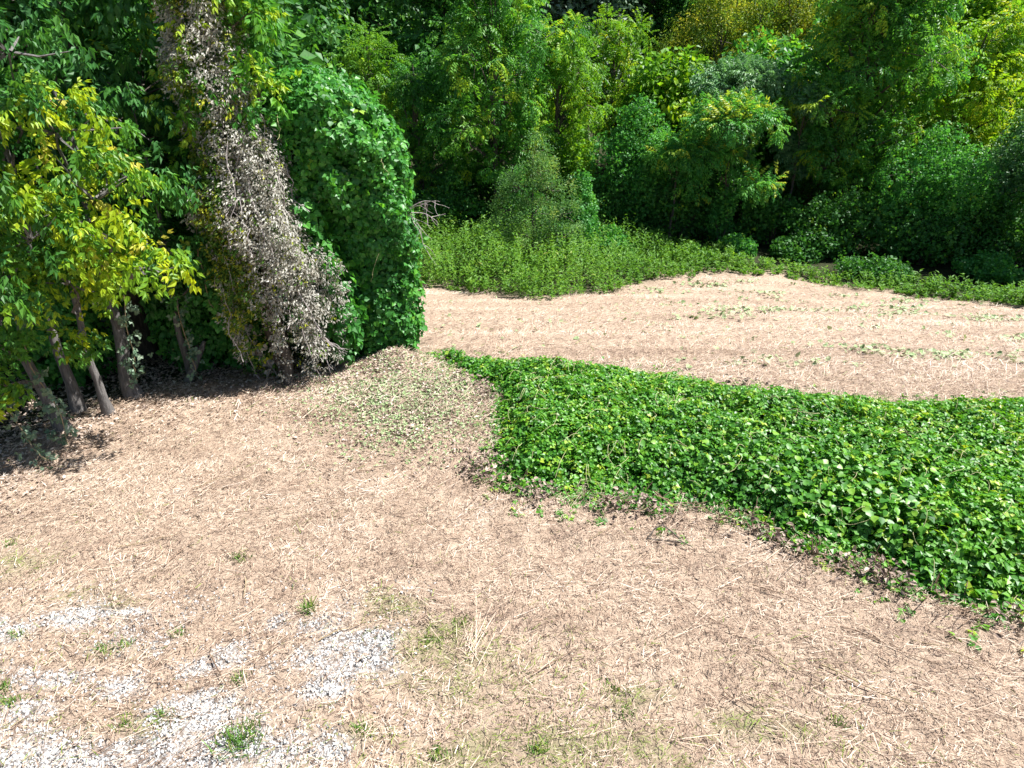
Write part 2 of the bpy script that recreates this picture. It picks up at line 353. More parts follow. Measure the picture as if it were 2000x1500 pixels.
def keep_near(x, y, r):
    k = (r.random(len(x)) < np.where((np.abs(x) < y * .80 + 1.5) & (y > 3.1), 1, .18)) & (patch_dist(x, y) < .3) & (polydist(x, y, TREELINE) < .6)
    k &= r.random(len(x)) > .5 * gravel_mask(x, y) * (y < 6.5)
    k &= r.random(len(x)) < .35 + .9 * fbm(x, y, 5.5, 88, 3)
    k &= r.random(len(x)) < np.clip(1.25 - .06 * (y - 4), .55, 1)
    return k
def ang_near(x, y): return -.65 * ss(0, 3.5, x) + .15
lay_straw('mown_straw', 640000, (-11.5, 13), (1.4, 13), keep_near, .03, .095, .0052, .045, 'pale dry mown grass strewn over the foreground clearing', ang_near, 101)
def keep_far(x, y, r):
    k = (y < weed_line(x) + .1) & (patch_dist(x, y) < 0) & (polydist(x, y, TREELINE) < .3) & (r.random(len(x)) < np.where(x < y * .8 + .6, 1, .3))
    return k & (r.random(len(x)) < np.clip(1.2 - .04 * (y - 10), .5, 1))
lay_straw('field_straw', 215000, (-4.5, 26), (9.3, 26), keep_far, .05, .17, .0075, .05, 'dry mown hay lying across the far strip of field', lambda x, y: .25 * np.sin(x * .25), 131, .16, .16)

# ------------------------------------------------------------------ dry leaves, cut vines
def litter(name, n, xr, yr, dens, s0, s1, tint, label, seed, T=T_CURL, lift=.05):
    rng = np.random.default_rng(seed); x = rng.uniform(*xr, n); y = rng.uniform(*yr, n)
    k = rng.random(n) < dens(x, y); x = x[k]; y = y[k]; n = len(x)
    d = np.stack([rng.normal(0, 1, n), rng.normal(0, 1, n), rng.normal(0, .3, n)], -1)
    nn = nrm(np.stack([rng.normal(0, .55, n), rng.normal(0, .55, n), np.ones(n)], -1))
    V, F, t = scatter(T, np.stack([x, y, terrain(x, y) + rng.uniform(.005, lift, n)], -1), d, nn, rng.uniform(s0, s1, n), tint(rng, n, x, y))
    return tag(obj(name, raw_mesh(name, V, F, t, G['litter'])), label, 'leaf litter', kind='stuff')
litter('leaf_litter', 42000, (-9, 1), (5.5, 12.5),
       lambda x, y: np.clip(ss(-1.9, .1, polydist(x, y, TREELINE)) * (patch_dist(x, y) < .1) * (.25 + .9 * fbm(x, y, 1.4, 61)), 0, 1), .035, .075,
       lambda r, n, x, y: np.clip(r.beta(2, 1.8, n) * .74, 0, .74), 'curled tan fallen leaves along the foot of the left trees', 201)
def cutd(x, y):
    return np.clip(np.exp(-((x + 1.75) / 1.15) ** 2 - ((y - 10.2 + .25 * (x + 1.75)) / 1.15) ** 2) * 1.1 * (.3 + fbm(x, y, 2, 64)), 0, 1) * (patch_dist(x, y) < .05)
litter('cut_vine_litter', 85000, (-5.0, .3), (7.8, 12.4), cutd, .03, .07,
       lambda r, n, x, y: np.where(r.random(n) < .62, r.uniform(.8, 1, n), r.uniform(.3, .74, n)), 'pale green wilted vine cuttings between the leafy tower and the kudzu bed', 207)
litter('brown_leaf_edge', 26000, (-1.2, 6.5), (4.6, 11),
       lambda x, y: np.clip(np.exp(-((patch_dist(x, y) + .02) / .16) ** 2) * (.9 * ss(.5, .66, fbm(x, y, 1.7, 65)) + np.exp(-((x - 3.2) / .4) ** 2 - ((y - 6.4) / .3) ** 2) + np.exp(-((x - 4.0) / .5) ** 2 - ((y - 5.85) / .3) ** 2) + np.exp(-((x - 1.35) / .25) ** 2 - ((y - 7.05) / .2) ** 2) + np.exp(-((x + .4) / .25) ** 2 - ((y - 8.05) / .3) ** 2) + np.exp(-((x + .55) / .2) ** 2 - ((y - 10.4) / .25) ** 2)) * 1.2, 0, 1), .035, .09,
       lambda r, n, x, y: np.clip(r.beta(1.5, 2.4, n) * .62, 0, .62), 'brown withered leaves banked along the front of the kudzu bed', 211, lift=.22)
litter('green_sprig', 26000, (-2, 17), (11.5, 25),
       lambda x, y: np.clip((.012 + ss(.54, .8, fbm(x, y * 2.2, .8, 67)) * ss(2, 8, x)) * (y < weed_line(x)) * (patch_dist(x, y) < -.1) * (polydist(x, y, TREELINE) < -.2), 0, 1), .07, .15,
       lambda r, n, x, y: r.uniform(.8, 1, n), 'small green sprigs regrowing in the mown field', 213, T_OVATE, .06)['category'] = 'sprigs'

# ------------------------------------------------------------------ gravel
rng = np.random.default_rng(31)
n = 75000; x = rng.uniform(-7.5, -.8, n); y = rng.uniform(2.2, 5.8, n); k = rng.random(n) < gravel_mask(x, y) * .8 + .04; x = x[k]; y = y[k]; n = len(x)
T_STONE = (A((0, 0, .42), (.55, .1, -.35), (.1, .5, -.3), (-.52, .12, -.35), (-.12, -.55, -.3)), np.array([[0, 1, 2], [0, 2, 3], [0, 3, 4], [0, 4, 1]]))
d = nrm(rng.normal(0, 1, (n, 3)) * A(1, 1, .35)); nn = nrm(rng.normal(0, .45, (n, 3)) + A(0, 0, 1))
V, F, t = scatter(T_STONE, np.stack([x, y, terrain(x, y) + rng.uniform(.0, .012, n)], -1), d, nn, rng.uniform(.014, .036, n), rng.random(n), rng.uniform(.7, 1.1, n))
GM = leaf_mat('pale_gravel', [(0, (.22, .21, .2)), (.3, (.42, .41, .395)), (.7, (.54, .53, .515)), (1, (.66, .65, .64))], 0.0, .8, .3)
tag(obj('gravel', raw_mesh('gravel', V, F, t, GM)), 'white crushed gravel showing through the dry grass', 'gravel', kind='stuff')

# ------------------------------------------------------------------ kudzu bed
rng = np.random.default_rng(41)
n = 125000; x = rng.uniform(-2, 14, n); y = rng.uniform(3.4, 12.7, n); dd = patch_dist(x, y)
k = (rng.random(n) < np.maximum(ss(-.16, .22, dd), .07 * (dd > -.55) * (fbm(x, y, 2.5, 49) > .55)) * (.45 + .55 * ss(.25, .42, fbm(x, y, 2.2, 47)))) & (rng.random(n) < np.where(x < y * .82 + .8, 1, .45)); x = x[k]; y = y[k]; dd = dd[k]; n = len(x)
dep = rng.random(n) ** 1.7 * .34
hh = patch_height(x, y, dd)
z = terrain(x, y) + np.clip(hh - dep, .03, None)
e = .06; gxn = (patch_height(x + e, y) - hh) / e; gyn = (patch_height(x, y + e) - hh) / e
nn = nrm(np.stack([-gxn, -gyn, np.ones(n)], -1) * A(.8, .8, 1) + rng.normal(0, .42, (n, 3)) + np.array(to_sun) * .25)
th = rng.uniform(0, 2 * PI, n); d = np.stack([np.cos(th), np.sin(th), rng.normal(-.25, .25, n)], -1)
tint = np.clip(.30 + .42 * fbm(x, y, .9, 43) + rng.normal(0, .23, n) + .12 * ss(2, 7, x), 0, 1)
scl = rng.uniform(.055, .125, n) * (1 + .3 * ss(8, 5.5, y))
V, F, t = scatter_multi(rng, TRIF_FLAT, np.stack([x, y, z], -1), d, nn, scl, tint)
bed = tag(obj('kudzu_bed', raw_mesh('kudzu_bed', V, F, t, G['kudzu'])), 'knee-high bed of broad green kudzu leaves bordering the straw', 'kudzu', kind='stuff')
# leaves that can be picked out one by one, along the near edge
T_LEAF = (A((0, 0, 0), (-.30, .02, .03), (-.48, .28, .08), (-.36, .64, .06), (0, 1, -.12), (.30, .02, .03), (.48, .28, .08), (.36, .64, .06), (0, .35, 0)),
          np.array([[0, 8, 2, 1], [8, 4, 3, 2], [0, 5, 6, 8], [8, 6, 7, 4]]))
def leaf_parts(parent, mat, P, D, Nn, Sz, seed, name='leaf', T=T_LEAF):
    rng = np.random.default_rng(seed); base = []
    for q in range(5):
        TV = T[0].copy(); TV[:, 2] += rng.normal(0, .04, len(TV)); TV[:, 0] *= rng.uniform(.85, 1.1)
        base.append(raw_mesh('leaf', TV, T[1], np.full(len(TV), .2 + .16 * q), mat, True))
    off = Vector(parent.location)
    y_ = nrm(D); x_ = nrm(np.cross(y_, Nn)); z_ = np.cross(x_, y_)
    for i in range(len(P)):
        o = bpy.data.objects.new(name, base[i % 5]); COL.objects.link(o); o.parent = parent
        s = Sz[i]
        M = Matrix(((x_[i, 0] * s, y_[i, 0] * s, z_[i, 0] * s, P[i, 0] - off.x), (x_[i, 1] * s, y_[i, 1] * s, z_[i, 1] * s, P[i, 1] - off.y), (x_[i, 2] * s, y_[i, 2] * s, z_[i, 2] * s, P[i, 2] - off.z), (0, 0, 0, 1)))
        o.matrix_local = M
m = np.where((dep < .05) & (x < y * .74) & (hh > .3))[0]
m = m[np.argsort(y[m] + rng.normal(0, .7, len(m)))][:290]
leaf_parts(bed, G['kudzu'], np.stack([x, y, z + .04], -1)[m], d[m], nrm(nn[m] + A(0, -.2, .3)), rng.uniform(.065, .105, len(m)), 44)
# runners over the bed
lines = []
for i in range(330):
    a = rng.uniform(-.3, 7); b = rng.uniform(5.6, 11)
    th = rng.uniform(0, 2 * PI); Ls = rng.uniform(.12, .45)
    tt_ = np.linspace(0, 1, 8); c = rng.normal(0, 1.2)
    px = a + np.cumsum(np.cos(th + c * tt_)) * Ls / 8; py = b + np.cumsum(np.sin(th + c * tt_)) * Ls / 8
    pd = patch_dist(px, py)
    if pd.min() < .08: continue
    lines.append((np.stack([px, py, terrain(px, py) + patch_height(px, py, pd) + .03 + .05 * np.sin(tt_ * PI)], -1), np.full(8, .0032)))
V, F = tubes(lines, 4); obj('runner', raw_mesh('runner', V, F, None, RUNNER), bed)['kind'] = 'stuff'

# ------------------------------------------------------------------ bodies covered with leaves (vine towers, mounds)
def body_points(rng, prof, n, lump=.22, depth=.3, zlim=None, lf=1.3, folds=0.):
    """prof rows (z, cx, cy, rx, ry) -> points on the lumpy surface, outward normals"""
    P = np.array(prof, float); zs = P[:, 0]
    per = P[:, 3] + P[:, 4]
    zz = np.linspace(zs[0], zs[-1], 200); wgt = np.interp(zz, zs, per) + .25
    cdf = np.cumsum(wgt); cdf /= cdf[-1]
    z = np.interp(rng.random(n), cdf, zz); th = rng.uniform(0, 2 * PI, n)
    cx, cy_, rx, ry = [np.interp(z, zs, P[:, i]) for i in (1, 2, 3, 4)]
    lmp = 1 + lump * 2 * (fbm(th * 1.6 + 10, z * lf, 1.2, 81) - .5) + lump * (fbm(th * 5 + 10, z * lf * 2.4, 1.2, 83) - .5)
    lmp = lmp + folds * (np.sin(th * 4 + 3.2 * fbm(z, th * 0, .6, 85) * 2) * .5 + (fbm(th * 2.2 + 4, z * .8, 1, 87) - .5) * 1.6)
    dp = rng.random(n) ** 1.8 * depth
    e = .05
    drx = (np.interp(z + e, zs, P[:, 3]) - np.interp(z - e, zs, P[:, 3])) / (2 * e)
    px = cx + np.cos(th) * np.clip(rx * lmp - dp, .02, None); py = cy_ + np.sin(th) * np.clip(ry * lmp - dp, .02, None)
    nn = nrm(np.stack([np.cos(th) / np.maximum(rx, .1), np.sin(th) / np.maximum(ry, .1), -drx / np.maximum(rx, .1)], -1))
    return np.stack([px, py, z], -1), nn, dp
def vine_body(name, prof, n, mats, Ts, size, label, cat, seed, depth=.3, lump=.22, hang=.7, tintf=None, group=None, nleaf=0, stems=4, npart='foliage', up=.35, keepf=None, folds=0.):
    rng = np.random.default_rng(seed)
    base = (prof[0][1], prof[0][2], float(terrain(prof[0][1], prof[0][2])) - .05)
    root = empty(name, base, label, cat, group)
    b = np.array(base)
    P, nn, dp = body_points(rng, prof, n, lump, depth, folds=folds)
    if keepf:
        kk = keepf(rng, P); P = P[kk]; nn = nn[kk]; dp = dp[kk]; n = len(P)
    d = nrm(nn * .35 + A(0, 0, -hang) + rng.normal(0, .45, (n, 3)))
    N_ = nrm(nn + A(0, 0, up) + rng.normal(0, .38, (n, 3)))
    t = tintf(rng, P) if tintf else np.clip(.28 + .3 * fbm(P[:, 0] * 1 + P[:, 1], P[:, 2], 1.1, seed) + rng.normal(0, .17, n), 0, 1)
    s = rng.uniform(size[0], size[1], n)
    V, F, tt = scatter_multi(rng, Ts, P - b, d, N_, s, t)
    f = obj(npart, raw_mesh(npart, V, F, tt, mats), root); f['kind'] = 'stuff'
    top = prof[-1]; lines = []
    for i in range(stems):
        q = prof[max(1, int(len(prof) * rng.uniform(.5, .95)) - 1)]
        p0 = A(prof[0][1] + rng.normal(0, .3 * prof[0][3]), prof[0][2] + rng.normal(0, .3 * prof[0][4]), base[2]); p1 = A(q[1], q[2], q[0])
        W_ = wiggle(rng, p0, p1, 9, .25); lines.append((W_ - b, np.linspace(rng.uniform(.05, .1), .02, 9)))
    if stems:
        V, F = tubes(lines, 6); obj('trunk', raw_mesh('trunk', V, F, None, BARK_DARK, True), root)
    if nleaf:
        vis = (nn @ nrm(A(-b[0], -b[1], 3.))) ; m = np.where((dp < .05) & (vis > .1))[0][:nleaf]
        leaf_parts(root, mats, P[m] + nn[m] * .03, d[m], nrm(nn[m] + A(0, 0, .3) + rng.normal(0, .25, (len(m), 3))), rng.uniform(.095, .135, len(m)), seed + 1)
    return root, P, nn

# ------------------------------------------------------------------ trees
def grow(name, base, H, lobes, fol, mat, label, seed, cat='tree', group=None, trunk_r=.12, lean=(0, 0), bark=None, ncl=14, nfr=9, clr=.38, flen=.42, droop=.45, tint=(.4, .2), n_branch=True, fork=.35, clip=None, leafwid=None, upn=.8, dome=.55):
    """base (x,y); lobes (dx,dy,z,rx,ry,rz) relative to base; fol list of leaf templates"""
    rng = np.random.default_rng(seed); bark = bark or BARK_DARK
    z0 = float(terrain(base[0], base[1])) - .06
    root = empty(name, (base[0], base[1], z0), label, cat, group)
    k = 12; tp = A(lean[0], lean[1], H); P = wiggle(rng, A(0, 0, 0), tp, k, trunk_r * 1.4)
    R = trunk_r * (1 - np.linspace(0, 1, k) * .8); R[0] *= 1.6; R[1] *= 1.12
    V, F = tubes([(P, R)], 9); obj('trunk', raw_mesh('trunk', V, F, None, bark, True), root)
    pos = []; dr = []; nm = []; tn = []
    for (dx, dy, lz, rx, ry, rz) in lobes:
        c = A(dx, dy, lz)
        ti = min(k - 2, max(2, int(k * np.clip((lz * .72) / H, fork * .6, .9))))
        L_ = [(wiggle(rng, P[ti], c, 7, .10 + .05 * rx), np.linspace(R[ti] * .55, R[ti] * .2 + .006, 7))]
        vol = (rx * ry * rz) ** (1 / 3); m = max(5, int(ncl * vol ** 1.4))
        u = nrm(rng.normal(0, 1, (m, 3)) + A(0, 0, dome)); rr = rng.uniform(.5, 1.05, m)[:, None] ** .55
        cc = c + u * rr * A(rx, ry, rz)
        for j in range(m):
            if j % 3 == 0: L_.append((wiggle(rng, c + (cc[j] - c) * .1, cc[j], 3, .06), np.array([.018, .012, .006]) * (1 + 2 * trunk_r)))
        if n_branch:
            V, F = tubes(L_, 3); obj('branch', raw_mesh('branch', V, F, None, bark), root)
        f = nfr
        q = np.repeat(cc, f, 0); uo = np.repeat(u, f, 0)
        off = rng.normal(0, 1, q.shape); off = nrm(off) * (rng.random((len(q), 1)) ** .5) * clr
        pos.append(q + off * A(1, 1, .7) * .55)
        o2 = nrm(off + uo * clr * .6)
        dr.append(nrm(o2 + A(0, 0, -droop) + rng.normal(0, .25, q.shape)))
        nm.append(nrm(A(0, 0, upn) + uo * .5 + rng.normal(0, .35, q.shape)))
        tn.append(np.repeat(tint[0] + rng.normal(0, tint[1], m), f) + rng.normal(0, .10, len(q)))
    pos, dr, nm, tn = [np.concatenate(v) for v in (pos, dr, nm, tn)]
    kk = pos[:, 2] > .15
    pos, dr, nm, tn = pos[kk], dr[kk], nm[kk], tn[kk]
    V, F, tt = scatter_multi(rng, fol, pos, dr, nm, rng.uniform(.75, 1.2, len(pos)) * flen, np.clip(tn, 0, 1), leafwid)
    cr = obj('crown', raw_mesh('crown', V, F, tt, G[mat]), root)
    return root, pos, dr, nm
def crown_lobes(rng, H, w, n, z0=.35, base_w=.6):
    """random lobes filling a broad crown"""
    out = []
    n = int(n * 2.0)
    for i in range(n):
        f = (i + rng.uniform(0, 1)) / n; z = H * (z0 + (1 - z0) * f * .93)
        env = math.sin(PI * (.22 + .70 * f)) ** .8; env = max(env, base_w * (1 - f))
        a = i * 2.4 + rng.normal(0, .4); r = w * env * rng.uniform(.25, .85)
        rr = w * rng.uniform(.27, .46)
        out.append((math.cos(a) * r, math.sin(a) * r, z, rr, rr, rr * rng.uniform(.55, .85)))
    return out

# ------------------------------------------------------------------ the leafy tower and the withered vine curtain
tower, TP, TN = vine_body('kudzu_tower',
    [(-.2, -2.60, 12.5, .62, .62), (1.0, -2.60, 12.5, .72, .7), (1.8, -2.58, 12.5, .78, .75), (2.6, -2.64, 12.5, .84, .85), (3.1, -2.82, 12.5, .98, .98), (3.5, -3.02, 12.45, 1.12, 1.12),
     (4.05, -3.17, 12.4, 1.14, 1.15), (4.4, -3.27, 12.35, 1.02, 1.05), (4.7, -3.33, 12.35, .78, .8), (4.9, -3.37, 12.35, .42, .45), (4.98, -3.37, 12.35, .1, .1)],
    16000, G['kudzu_tower'], TRIF_FLAT, (.11, .19), 'tall tree trunk smothered in broad green kudzu leaves', 'kudzu', 301, .5, .34, .7, nleaf=290, folds=.17)
rng = np.random.default_rng(303); b = np.array(tower.location)
for j in np.where((TN[:, 1] < -.2) & (TP[:, 2] > 1.0))[0][:26]:
    p = TP[j] + TN[j] * .06; q = p + TN[j] * rng.uniform(.05, .3) + A(rng.normal(0, .12), 0, -rng.uniform(.15, .5))
    V, F = tubes([(wiggle(rng, p, q, 8, .06, .06) - b, np.linspace(.006, .003, 8))], 4); obj('tendril', raw_mesh('tendril', V, F, None, RUNNER), tower)
def grey_tint(r, P):
    n = len(P); t = np.clip(r.beta(3.0, 1.4, n) * .6, 0, .6)
    cx = np.interp(P[:, 2], [.25, 1.5, 3, 4.3, 7], [-3.9, -3.85, -4.15, -4.45, -4.85])
    left = ss(.05, -.5, P[:, 0] - cx); streak = fbm(P[:, 0] * 4, P[:, 2] * .8, 1, 9)
    g = r.random(n) < np.clip(.10 + .8 * left * ss(.3, .52, streak) + .6 * ss(3.8, 5.2, P[:, 2]) * ss(.38, .6, streak), 0, .9)
    return np.where(g, r.uniform(.66, 1, n), t)
def curtain_keep(r, P):
    st = fbm(P[:, 0] * 5 + P[:, 1] * 3, P[:, 2] * .7, 1, 19, 3); gp = fbm(P[:, 0] * 2 + P[:, 1], P[:, 2], 1.6, 23, 3)
    pr = ss(.2, .42, gp) * (.4 + .6 * ss(.35, .6, st)) + .16
    pr = np.where(P[:, 2] < 1.3, pr * (.12 + .88 * ss(.2, 1.5, P[:, 2])) * np.where(st > .5, 1, .3), pr)
    return r.random(len(P)) < pr
T_HANG = [make_cluster(np.random.default_rng(70 + i), 7, .5, (A((0, 0, 0), (-.24, .45, .16), (.04, 1, .04), (.24, .4, .2)), T_LANCE[1]), .9) for i in range(4)]
drape, DP, DN = vine_body('withered_vine_curtain',
    [(.05, -4.05, 11.0, .6, .35), (.8, -3.98, 10.95, .78, .45), (1.5, -3.93, 10.95, .9, .6), (2.3, -4.08, 11.0, .88, .62), (3.0, -4.24, 11.1, .78, .6), (4.3, -4.5, 11.3, .62, .5), (5.6, -4.72, 11.4, .5, .42), (7.0, -4.9, 11.5, .4, .3)],
    18500, G['dead'], T_HANG, (.085, .155), 'curtain of grey withered vine leaves draped over a tree', 'vines', 311, .38, .55, 1.2, tintf=grey_tint, stems=5, up=.1, keepf=curtain_keep)
rng = np.random.default_rng(312); lines = []; b = np.array(drape.location)
for i in range(120):
    j = rng.integers(0, len(DP)); p = DP[j] + DN[j] * .05
    if p[2] > 4.5: continue
    q = p + A(rng.normal(.12, .15), rng.normal(-.1, .15), -rng.uniform(.4, 1.3)); q[2] = max(q[2], .0)
    lines.append((wiggle(rng, p, q, 8, .14) - b, np.full(8, rng.uniform(.004, .009))))
V, F = tubes(lines, 4); obj('stem', raw_mesh('stem', V, F, None, DEADWOOD), drape)['kind'] = 'stuff'
vine_body('shaded_vine', [(-.2, -3.45, 13.3, .6, .3), (1.0, -3.45, 13.2, .75, .4), (2.2, -3.45, 13.1, .8, .45), (3.2, -3.4, 13.0, .7, .45), (3.8, -3.4, 12.9, .2, .2)], 2600, G['kudzu_tower'], TRIF_FLAT, (.11, .19), 'shaded green vine in the hollow under the kudzu tower top', 'vine', 325, .3, .3, .8)
# side fringe of green leaves between the curtain and the tower
vine_body('green_vine_fringe', [(.2, -3.2, 11.55, .3, .3), (1.0, -3.1, 11.45, .42, .35), (1.8, -3.25, 11.4, .4, .35), (2.8, -3.5, 11.5, .35, .3), (3.8, -3.85, 11.6, .25, .25), (4.6, -4.0, 11.7, .15, .15)],
          1300, G['kudzu_tower'], TRIF, (.14, .24), 'fresh green vine climbing beside the grey withered curtain', 'vine', 321, .25, .3, .6)

# ------------------------------------------------------------------ left grove
def rel(base, L): return [(a - base[0], b_ - base[1], c, d_, e_, f_) for (a, b_, c, d_, e_, f_) in L]
NEAR = dict(fol=FROND_NEAR, ncl=30, nfr=10, clr=.26, flen=.235, droop=.75, bark=BARK)
ya, yp, yd, yn = grow('yellowing_tree', (-6.32, 10.2), 4.8, rel((-6.32, 10.2), [(-5.35, 8.9, 3.55, .85, .8, .62), (-4.9, 8.75, 2.72, .72, .45, .26), (-5.8, 9.2, 4.35, .9, .9, .55), (-5.55, 9.0, 2.75, .55, .5, .4), (-5.1, 8.6, 3.15, .5, .5, .3)]),
     mat='yellow', label='yellow-leaved tree with the thickest grey trunk of the grove', seed=401, trunk_r=.115, lean=(-.1, .2), tint=(.64, .22), **NEAR)
grow('slender_tree', (-6.40, 9.55), 3.9, rel((-6.4, 9.55), [(-5.7, 8.5, 2.55, .45, .45, .25), (-5.95, 8.7, 1.75, .22, .22, .14), (-5.9, 9.5, 2.7, .7, .5, .4), (-6.0, 8.7, 3.2, .75, .7, .5)]),
     mat='yellow', label='slender straight pinkish-grey trunk next to the thickest trunk, yellow-green leaves', seed=402, trunk_r=.07, tint=(.4, .25), **NEAR)
grow('slender_tree', (-6.94, 9.64), 5.2, rel((-6.94, 9.64), [(-6.35, 8.8, 3.1, .9, .8, .6), (-6.4, 8.9, 4.55, 1.0, .9, .6), (-6.4, 8.3, 2.15, .35, .35, .25), (-5.9, 8.9, 5.2, .9, .9, .5)]),
     mat='ash', label='dark smooth trunk with green drooping leaves, second from the thickest trunk', seed=403, trunk_r=.08, tint=(.5, .25), **NEAR)
grow('leaning_tree', (-6.8, 9.02), 4.6, rel((-6.8, 9.02), [(-6.6, 8.0, 1.95, .4, .4, .28), (-6.2, 8.0, 2.7, .6, .5, .38), (-6.6, 7.9, 3.7, .9, .8, .6), (-5.75, 8.1, 3.2, .55, .5, .4), (-6.75, 8.0, 1.35, .2, .2, .12)]),
     mat='yellow', label='leaning tree hung with vines at the shaded end of the grove', seed=404, trunk_r=.085, lean=(-.9, -.3), tint=(.28, .25), **NEAR)
grow('added_shade_tree', (-5.75, 11.1), 4.9, rel((-5.75, 11.1), [(-5.6, 10.3, 2.5, .7, .6, .5), (-5.4, 10.5, 3.4, .75, .7, .5), (-5.7, 10.5, 4.4, .85, .8, .5), (-5.2, 10.9, 2.0, .5, .5, .4)]),
     mat='ash', label='added dark green tree shading the trunks, in the hollow between thickest trunk and vine curtain', seed=405, trunk_r=.06, tint=(.45, .22), **NEAR)  # extra tree, added so its foliage keeps the sun off the grove trunks
BIG = dict(fol=FROND_NEAR, ncl=26, nfr=9, clr=.38, flen=.36, droop=.5)
grow('dark_tree', (-7.15, 12.3), 9.5, rel((-7.15, 12.3), [(-7.3, 11.9, 5.5, 1.3, 1.2, .9), (-6.1, 12.1, 4.8, 1.2, 1.1, .9), (-6.3, 12.2, 3.3, 1.2, 1.0, .9), (-8.2, 11.6, 3.5, 1.3, 1.1, 1.0), (-7.2, 12.2, 7.2, 1.7, 1.5, 1.1), (-8.6, 12, 6.2, 1.4, 1.4, 1)]),
     mat='ash', label='big dark green tree towering behind the yellowing grove', seed=411, trunk_r=.15, tint=(.4, .22), **BIG)
grow('dark_tree', (-5.45, 12.9), 9.0, rel((-5.45, 12.9), [(-5.2, 12.3, 5.9, 1.2, 1.1, .9), (-5.6, 12.4, 4.3, 1.0, .9, .8), (-5.9, 12.0, 2.2, .9, .8, .8), (-4.9, 12.6, 7.3, 1.5, 1.4, 1.0), (-5.2, 12.4, 3.0, .8, .8, .7)]),
     mat='ash', label='dark green tree rising just behind the withered vine curtain', seed=412, trunk_r=.13, tint=(.42, .25), **BIG)
grow('vine_host_tree', (-4.55, 11.9), 7.5, rel((-4.55, 11.9), [(-4.25, 11.5, 5.7, .75, .6, .55), (-3.95, 11.5, 4.75, .42, .4, .4), (-4.8, 11.3, 4.7, .55, .5, .6), (-4.9, 11.3, 3.6, .5, .45, .5), (-4.4, 11.6, 6.7, .9, .8, .6)]),
     mat='green', label='tree with yellow-tipped leaves poking through the grey vine curtain', seed=413, trunk_r=.09, tint=(.72, .25), **dict(BIG, flen=.27, ncl=40, clr=.28))
SH = dict(depth=.5, lump=.35)
vine_body('understory_shrub', [(-.1, -5.0, 11.9, .5, .5), (.8, -5.0, 11.9, .75, .6), (1.6, -5.1, 11.9, .7, .55), (2.4, -5.2, 12.0, .4, .4), (2.7, -5.2, 12, .1, .1)], 1500, G['vine'], TRIF, (.12, .2), 'dark leafy shrub in the shade under the grove', 'shrub', 421, **SH)
vine_body('understory_shrub', [(-.1, -5.9, 11.7, .4, .4), (.5, -5.9, 11.7, .6, .5), (1.2, -6.0, 11.7, .6, .5), (1.7, -6.0, 11.7, .15, .15)], 900, G['vine'], TRIF, (.12, .2), 'low leafy shrub behind the leaning dead log', 'shrub', 422, **SH)
vine_body('understory_shrub', [(-.1, -7.9, 10.9, .6, .5), (.9, -7.9, 10.9, .9, .7), (2.0, -7.8, 10.9, .9, .7), (2.8, -7.8, 11, .2, .2)], 1600, G['vine'], TRIF, (.12, .2), 'broad leafy shrub behind the slender trunks', 'shrub', 423, **SH)
vine_body('understory_shrub', [(-.1, -9.0, 9.2, .6, .6), (.9, -9.0, 9.2, 1.0, .8), (2.2, -9.0, 9.2, 1.0, .8), (3.2, -9, 9.2, .2, .2)], 1600, G['vine'], TRIF, (.12, .2), 'leafy shrub at the outer edge of the grove', 'shrub', 424, **SH)
lr = np.random.default_rng(430)
WOOD = [(-9.5, 14.5), (-7.2, 16), (-5.9, 15.2), (-8.0, 13.6), (-9.5, 18.5), (-6.5, 20), (-11.5, 11.5), (-11, 16)]
for i, (a, b_) in enumerate(WOOD):
    Ht = lr.uniform(7.5, 9.5) if i != 2 else 6.0
    grow('wood_tree', (a, b_), Ht, crown_lobes(lr, Ht, 2.1, 9, .12, .9), CLUST, 'ash', 'shaded broadleaf tree deep behind the left grove', 431 + i, group='trees behind the left grove', trunk_r=.12, ncl=13, nfr=7, clr=.55, flen=.58, droop=.3, tint=(.4, .2))

def hanging_vine(name, pts, n, mat, size, label, seed, stem=VINEWOOD):
    rng = np.random.default_rng(seed); pts = np.array(pts, float)
    t = np.linspace(0, 1, 14); tt_ = np.linspace(0, 1, len(pts))
    Pl = np.stack([np.interp(t, tt_, pts[:, i]) for i in range(3)], -1) + np.cumsum(rng.normal(0, .018, (14, 3)), 0)
    b = np.array([pts[0][0], pts[0][1], 0]); root = empty(name, b, label, 'vine')
    V, F = tubes([(Pl - b, np.full(14, .008))], 5); obj('stem', raw_mesh('stem', V, F, None, stem), root)
    u = rng.random(n); P = np.stack([np.interp(u, t, Pl[:, i]) for i in range(3)], -1) + rng.normal(0, .09, (n, 3))
    d = nrm(rng.normal(0, .5, (n, 3)) + A(0, 0, -.9)); nn = nrm(rng.normal(0, .5, (n, 3)) + A(.4, -.6, .5))
    V, F, q = scatter_multi(rng, TRIF, P - b, d, nn, rng.uniform(*size, n), np.clip(rng.normal(.5, .25, n), 0, 1))
    obj('foliage', raw_mesh('foliage', V, F, q, G[mat]), root)['kind'] = 'stuff'
    return root
hanging_vine('hanging_vine', [(-6.75, 8.75, 2.2), (-6.65, 8.6, 1.2), (-6.5, 8.55, .5), (-6.45, 8.5, .03)], 60, 'grey_green', (.09, .15), 'pale leafy vine trailing down the leaning trunk to the ground', 441)
hanging_vine('hanging_vine', [(-7.0, 8.3, 1.4), (-6.9, 8.2, .6), (-6.7, 8.05, .25), (-6.45, 7.95, .04)], 38, 'grey_green', (.08, .14), 'short pale vine sprawling onto straw below the leaning trunk', 442)
hanging_vine('hanging_vine', [(-6.1, 10.2, 2.6), (-6.05, 10.15, 1.6), (-6.1, 10.1, .7), (-6.15, 10.05, .3)], 70, 'grey_green', (.08, .13), 'pale vine clinging to the thickest grey trunk', 443)
